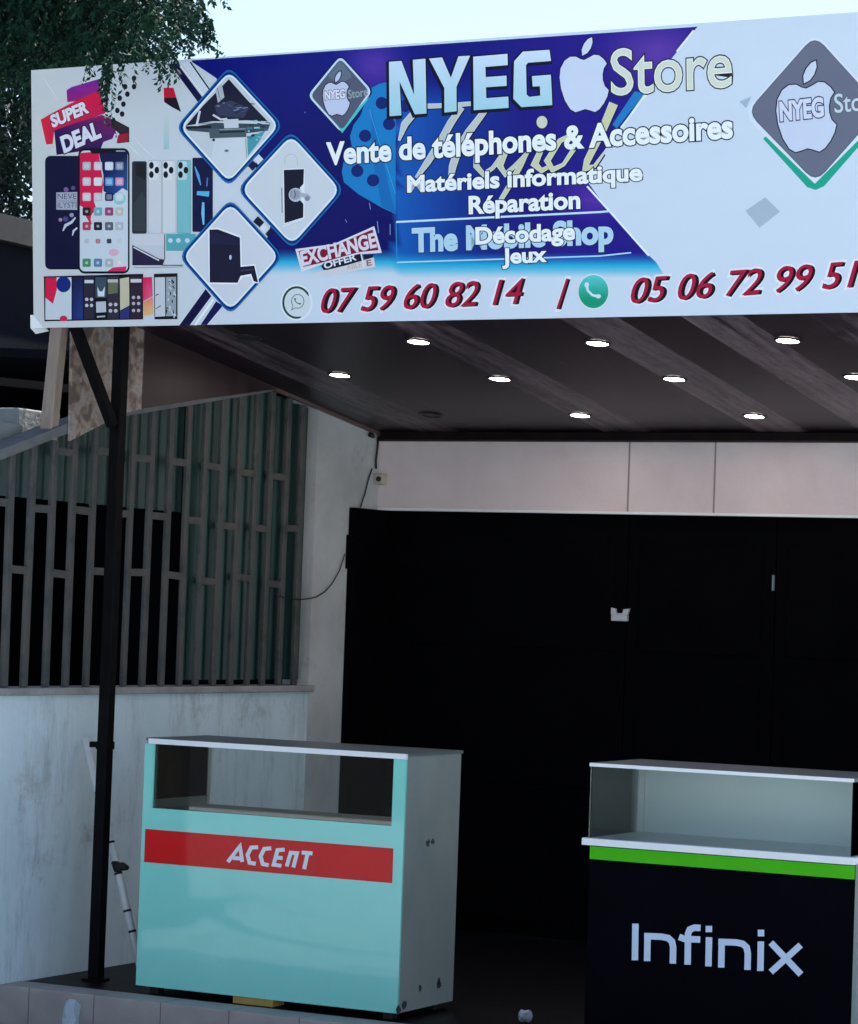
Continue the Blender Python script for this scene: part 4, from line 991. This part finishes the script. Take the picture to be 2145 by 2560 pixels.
apple(ar, -2, 222, 288, 664, -12, (202, 210, 226), (12, 14, 60), 7)
ar.build('apple_mark', sign)
ar.text
ar = Art(SH, ZC)
ar.text('Store', (306, 560), (1012, 508), 262, (212, 214, 196), 0.0, ((0.034, (36, 36, 44)), (0.014, (232, 234, 226)), (-0.002, (60, 60, 64))))
ar.build('lettering', sign)['label'] = 'tall cream word beside the apple mark'
OUT = ((0.072, (6, 8, 30)),)
def line_of(text, p0, p1, cap, label, bold=0.036, outs=OUT, col=(236, 241, 248), k=1.0):
    a_ = Art(SH, ZN, k); a_.text(text, p0, p1, cap, col, bold, outs); a_.build('lettering', sign)['label'] = label
line_of('Vente de téléphones & Accessoires', (816, 414), (1833, 346), 58, 'line of white text about phones and accessories')
line_of('Matériels informatique', (1018, 482), (1606, 452), 43, 'line of white text about computer equipment')
line_of('Réparation', (1172, 536), (1451, 522), 46, 'line of white text about repairs')
a_ = Art(SH, ZN); a_.text('The Mobile Shop', (1030, 632), (1534, 610), 62, (176, 208, 224), 0.046, ((0.068, (14, 24, 70)),)); SH.floor = SH.h; a_.build('lettering', sign)['label'] = 'thick pale blue shop line partly covered'
line_of('Décodage', (1189, 612), (1438, 600), 44, 'white word laid over the thick shop line')
line_of('Jeux', (1255, 661), (1368, 655), 40, 'short white word at the bottom of the list')

# exchange stamp
ar = Art(SH, lambda x, y: (720 + x * 0.15909, 540 + y * 0.15909))
ar.poly([(115, 520), (720, 440), (1355, 160), (1475, 580), (1160, 600), (540, 760), (215, 880)], (222, 214, 222))
ar.poly([(165, 550), (730, 470), (1330, 210), (1425, 535), (1110, 570), (510, 740), (240, 800)], (120, 20, 48))
ar.text('EXCHANGE', (225, 790), (1400, 490), 235, (222, 210, 220), 0.04, shear=0.0)
ar.poly([(520, 790), (560, 740), (1140, 590), (1180, 740), (700, 840), (560, 850)], (14, 18, 40)); ar.text('OFFER', (575, 835), (1085, 690), 105, (214, 218, 226), 0.03)
ar.poly([(400, 900), (900, 780), (1350, 650), (1375, 800), (1100, 850), (600, 960)], (208, 206, 208)); ar.poly([(1180, 610), (1350, 600), (1330, 650), (1200, 690)], (14, 16, 50)); ar.line([(1150, 600), (1195, 800)], 22, (214, 214, 222)); ar.text('ABLE', (930, 850), (1160, 800), 80, (190, 160, 160), 0.0); ar.text('E', (1240, 790), (1320, 775), 95, (160, 90, 84), 0.03)
ar.build('exchange_stamp', sign)
for p in ([(492, 985), (498, 1020)], [(535, 1085), (543, 1150)], [(606, 1100), (606, 1160)], [(360, 1075), (368, 1092)], [(137, 483), (139, 490)]):
    ar = Art(SH, ZB); ar.line(p, 3, (150, 170, 210)); ar.build('scratch', sign)

# telephone line
def handset(ar, cx, cy, s, col):
    ar.line([(cx - 0.50 * s, cy - 0.45 * s), (cx - 0.38 * s, cy + 0.05 * s), (cx - 0.05 * s, cy + 0.38 * s), (cx + 0.45 * s, cy + 0.48 * s)], [0.24 * s, 0.17 * s, 0.17 * s, 0.24 * s], col)
    ar.disc(cx - 0.46 * s, cy - 0.36 * s, 0.17 * s, col, 0.2 * s, 10); ar.disc(cx + 0.38 * s, cy + 0.46 * s, 0.2 * s, col, 0.16 * s, 10)
ar = Art(SH, ZB)
ar.disc(92, 1532, 88, (226, 230, 232), 100, 28)
ar.disc(92, 1532, 78, (206, 214, 216), 90, 28)
pts = [(92 + 74 * cos(radians(a)), 1532 + 84 * sin(radians(a))) for a in range(70, 342, 12)]
ar.line(pts, [4] + [12] * (len(pts) - 2) + [4], (24, 74, 56))
pts = [(98 + 34 * cos(radians(a)), 1525 + 38 * sin(radians(a))) for a in range(-220, 121, 15)] + [(64, 1572)]
ar.line(pts + pts[:1], 4, (70, 92, 92)); handset(ar, 98, 1524, 32, (90, 108, 110))
ar.build('call_icon', sign)['label'] = 'dark green ring icon with a speech bubble'
ar = Art(SH, ZC)
ar.disc(198, 1722, 96, (206, 222, 222), 106, 32)
n = 32; ar.poly([(198 + 88 * cos(2 * pi * i / n), 1722 + 98 * sin(2 * pi * i / n)) for i in range(n)], [mixc((90, 196, 196), (14, 146, 110), (sin(2 * pi * i / n) + 0.9) / 1.4) for i in range(n)])
handset(ar, 196, 1712, 82, (196, 224, 226))
ar.build('call_icon', sign)['label'] = 'solid green round call icon'
def phone_no(s, p0, p1, cap, label):
    a_ = Art(SH, ZN)
    a_.text(s, p0, p1, cap, (150, 14, 48), 0.014, ((0.075, (226, 228, 232)),), 0.32)
    a_.text(s, p0, p1, cap, (16, 8, 18), 0.012, (), 0.32, (4.5, 1.0)); a_.text(s, p0, p1, cap, (172, 14, 58), 0.0, (), 0.32, (-2.5, -0.5))
    a_.build('lettering', sign)['label'] = label
phone_no('07 59 60 82 14', (805, 783), (1312, 759), 60, 'first crimson telephone number')
phone_no('/', (1393, 772), (1425, 770), 72, 'crimson slash between the numbers')
phone_no('05 06 72 99 51', (1580, 759), (2152, 716), 62, 'second crimson telephone number')

# ------------------------------------------------------------------ trees
def foliage(strands, rng, leaf=0.04, per=22, length=0.38, width=0.42):
    """drooping twigs set with paired leaflets; strands = [(start, heading)]"""
    v, f = [], []
    for s, hd in strands:
        p = Vector(s); d = Vector(hd).normalized(); ln = length * rng.uniform(0.6, 1.3)
        for k in range(per):
            d = (d + Vector((rng.uniform(-.10, .10), rng.uniform(-.10, .10), -0.075))).normalized()
            p = p + d * (ln / per)
            sd = d.cross(Vector((rng.uniform(-.4, .4), rng.uniform(-.4, .4), 1))).normalized() * (1 if k % 2 else -1)
            ax = (sd * rng.uniform(0.6, 1) + d * rng.uniform(0.2, 0.7) + Vector((0, 0, rng.uniform(-.7, .1)))).normalized()
            wv = ax.cross(Vector((rng.uniform(-1, 1), rng.uniform(-1, 1), rng.uniform(-1, 1)))).normalized()
            L_ = leaf * rng.uniform(0.7, 1.25); w_ = L_ * width * 0.5
            b_ = len(v)
            v += [p, p + ax * L_ * 0.45 + wv * w_, p + ax * L_, p + ax * L_ * 0.45 - wv * w_]
            f.append((b_, b_ + 1, b_ + 2, b_ + 3))
    return v, f
def leaf_obj(name, v, f, mat, parent):
    me = bpy.data.meshes.new(name); me.from_pydata([tuple(p) for p in v], [], f); me.materials.append(mat)
    o = bpy.data.objects.new(name, me); COL.objects.link(o); o.parent = parent
    o.matrix_parent_inverse = Matrix.Translation(-Vector(parent.location)); return o
def blob_strands(rng, blobs, n):
    out = []; tot = sum(r ** 2 for _, r in blobs)
    for c, r in blobs:
        for _ in range(int(n * r * r / tot)):
            d = Vector((rng.gauss(0, 1), rng.gauss(0, 1), rng.gauss(0, 1))).normalized()
            q = Vector(c) + d * r * (rng.random() ** 0.45)
            out.append((q, d + Vector((rng.uniform(-.6, .6), rng.uniform(-.6, .6), rng.uniform(-.5, .3)))))
    return out

rng = random.Random(21)
near = tag(empty('street_tree', (-8.1, 6.0, -0.15)), 'dark leafy tree with sprigs hanging over the top left corner of the sign', 'tree')
m = MB(); m.tube([(-7.95, 6.0, -0.149), (-7.93, 6.02, 0.4), (-7.92, 6.06, 1.6), (-7.95, 6.3, 2.8), (-7.8, 6.7, 4.0), (-7.6, 7.0, 5.2)], [0.26, 0.21, 0.19, 0.17, 0.13, 0.07], 12); m.build('trunk', M['bark'], near, smooth=True)
m = MB()
limbs = [[(-7.95, 6.3, 2.8), (-7.4, 7.2, 3.6), (-6.8, 8.0, 4.15), (-6.1, 8.35, 4.3), (-5.5, 8.4, 4.15)], [(-7.85, 6.6, 3.7), (-8.6, 6.9, 4.6), (-9.2, 7.4, 5.2)], [(-7.9, 6.5, 3.4), (-7.9, 7.8, 4.2), (-7.6, 9.2, 4.8)]]
for lb in limbs: m.tube(lb, [0.09, 0.065, 0.045, 0.03, 0.012][:len(lb)], 8)
m.build('limb', M['bark'], near, smooth=True)
blobs = [((-7.9, 7.0, 5.0), 1.1), ((-7.8, 8.9, 5.0), 0.8), ((-8.9, 7.2, 5.0), 0.9), ((-6.9, 8.9, 4.6), 0.5)]
st = blob_strands(rng, blobs, 700)
def crown_edge(y):                       # how far right the hanging branches reach at each height
    for y0, x0, y1, x1 in ((-400, 430, -60, 500), (-60, 500, 20, 505), (20, 505, 70, 470), (70, 470, 120, 440), (120, 440, 170, 420)):
        if y <= y1: return x0 + (x1 - x0) * (y - y0) / (y1 - y0)
    return 400
for _ in range(3600):
    x, y = rng.uniform(-260, 520), rng.uniform(-380, 150)
    if x > crown_edge(y): continue
    if x > 385 and rng.random() < 0.55: continue
    if abs(x - 425) < 22 and y > 20: continue
    q = on_y(x, y, 8.95 + 1.3 * rng.random())
    st.append((q, (rng.uniform(-.8, .8), rng.uniform(-.6, .6), rng.uniform(-1.2, .2))))
v, f = foliage(st, rng, 0.031, 20, 0.16, 0.48)
st = []
for x, y, n in ((268, 250, 7), (262, 215, 7), (280, 190, 5), (300, 170, 4), (235, 165, 3), (392, 165, 4), (425, 175, 5), (405, 150, 5), (500, 70, 6), (515, 100, 6), (470, 60, 5), (530, 120, 3), (350, 140, 6)):
    for _ in range(n):
        q = on_y(x + rng.uniform(-14, 14), y - rng.uniform(35, 90), 8.5 + rng.uniform(-.06, .06))
        st.append((q, (rng.uniform(-.25, .25), rng.uniform(-.2, .2), -1)))
v2, f2 = foliage(st, rng, 0.024, 18, 0.12, 0.44)
nb = len(v); v += v2; f += [tuple(i + nb for i in q) for q in f2]
leaf_obj('crown', v, f, M['leaf'], near)

rear = tag(empty('broad_tree', (-12.4, 16.0, -0.15)), 'dark dense tree rising behind the dark house left of the sign', 'tree')
m = MB(); m.tube([(-12.4, 16.0, -0.149), (-12.3, 16.0, 1.5), (-12.1, 15.9, 3.4), (-11.8, 15.6, 5.0)], [0.3, 0.25, 0.2, 0.12], 12); m.build('trunk', M['bark'], rear, smooth=True)
blobs = [((-12.9, 15.6, 5.4), 1.5), ((-11.9, 15.2, 4.6), 1.0), ((-11.2, 15.0, 5.4), 0.8), ((-10.9, 14.8, 4.5), 0.65), ((-12.7, 15.0, 4.4), 1.0), ((-10.45, 14.6, 5.3), 0.45), ((-11.4, 14.8, 3.9), 0.6)]
v, f = foliage(blob_strands(rng, blobs, 2300), rng, 0.060, 22, 0.38, 0.5)
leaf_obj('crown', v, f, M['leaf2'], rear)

far = tag(empty('far_tree', (-10.5, 24.0, -0.15)), 'yellow green treetop just peeking over the top edge of the sign', 'tree')
m = MB(); m.tube([(-10.5, 24.0, -0.149), (-10.5, 24.0, 3.0), (-10.6, 24.1, 5.4)], [0.22, 0.17, 0.08], 10); m.build('trunk', M['bark'], far, smooth=True)
q = on_y(580, 150, 24.0)
v, f = foliage(blob_strands(rng, [((q.x, 24.0, q.z - 0.42), 0.34), ((q.x - 0.4, 24.1, q.z - 0.7), 0.4)], 420), rng, 0.07, 18, 0.18, 0.5)
leaf_obj('crown', v, f, M['leaf3'], far)

# ------------------------------------------------------------------ litter
def crumple(name, c, r, seed, mat, sz=1.0):
    rr = random.Random(seed); bm = bmesh.new(); bmesh.ops.create_icosphere(bm, subdivisions=2, radius=r)
    for v_ in bm.verts:
        v_.co *= rr.uniform(0.55, 1.1); v_.co.z *= sz
    zmin = min(v_.co.z for v_ in bm.verts)
    for v_ in bm.verts: v_.co += Vector((c[0], c[1], c[2] - zmin))
    me = bpy.data.meshes.new(name); bm.to_mesh(me); bm.free(); me.materials.append(mat)
    o = bpy.data.objects.new(name, me); COL.objects.link(o); return o
q = on_z(1312, 2556, 0.004)
tag(crumple('plastic_cup', (q.x, q.y, 0.004), 0.028, 4, M['plastic_bag'], 1.0), 'small crumpled clear plastic scrap on the step between the counters', 'litter')
q = on_y(176, 2556, 8.85)
tag(crumple('plastic_bag', (q.x, 8.85, -0.149), 0.040, 11, M['plastic_bag'], 2.0), 'bluish white crumpled plastic bag below the step at the left', 'litter')

# ------------------------------------------------------------------ added unseen across the street: bounced light, dark counter reflections
ow = tag(empty('bounce_building', (-8, -8, -0.15)), 'long pale unseen building added behind the camera to bounce light onto the shop', 'building')  # unseen, added to bounce sunlight and screen the low sky
m = MB(); m.box(-40, 30, -9.0, -8.0, -0.149, 5.0); m.build('wall', M['bouncefront'], ow)
m = MB(); m.box(-40.2, 30.2, -9.2, -7.6, 5.001, 5.25); m.build('eaves', M['concrete'], ow)
sw = tag(empty('reflection_wall', (-12, -1.6, -0.15)), 'low unseen wall added left of the camera so the counters mirror something dark', 'wall')  # unseen, added as the dark upper part of the pane reflections
m = MB(); m.box(-40, -3.0, -1.7, -1.5, -0.149, 2.2); m.build('wall', M['mirrordark'], sw)
m = MB(); m.box(-40.02, -2.98, -1.74, -1.46, 2.201, 2.26); m.build('coping', M['mirrordark'], sw)
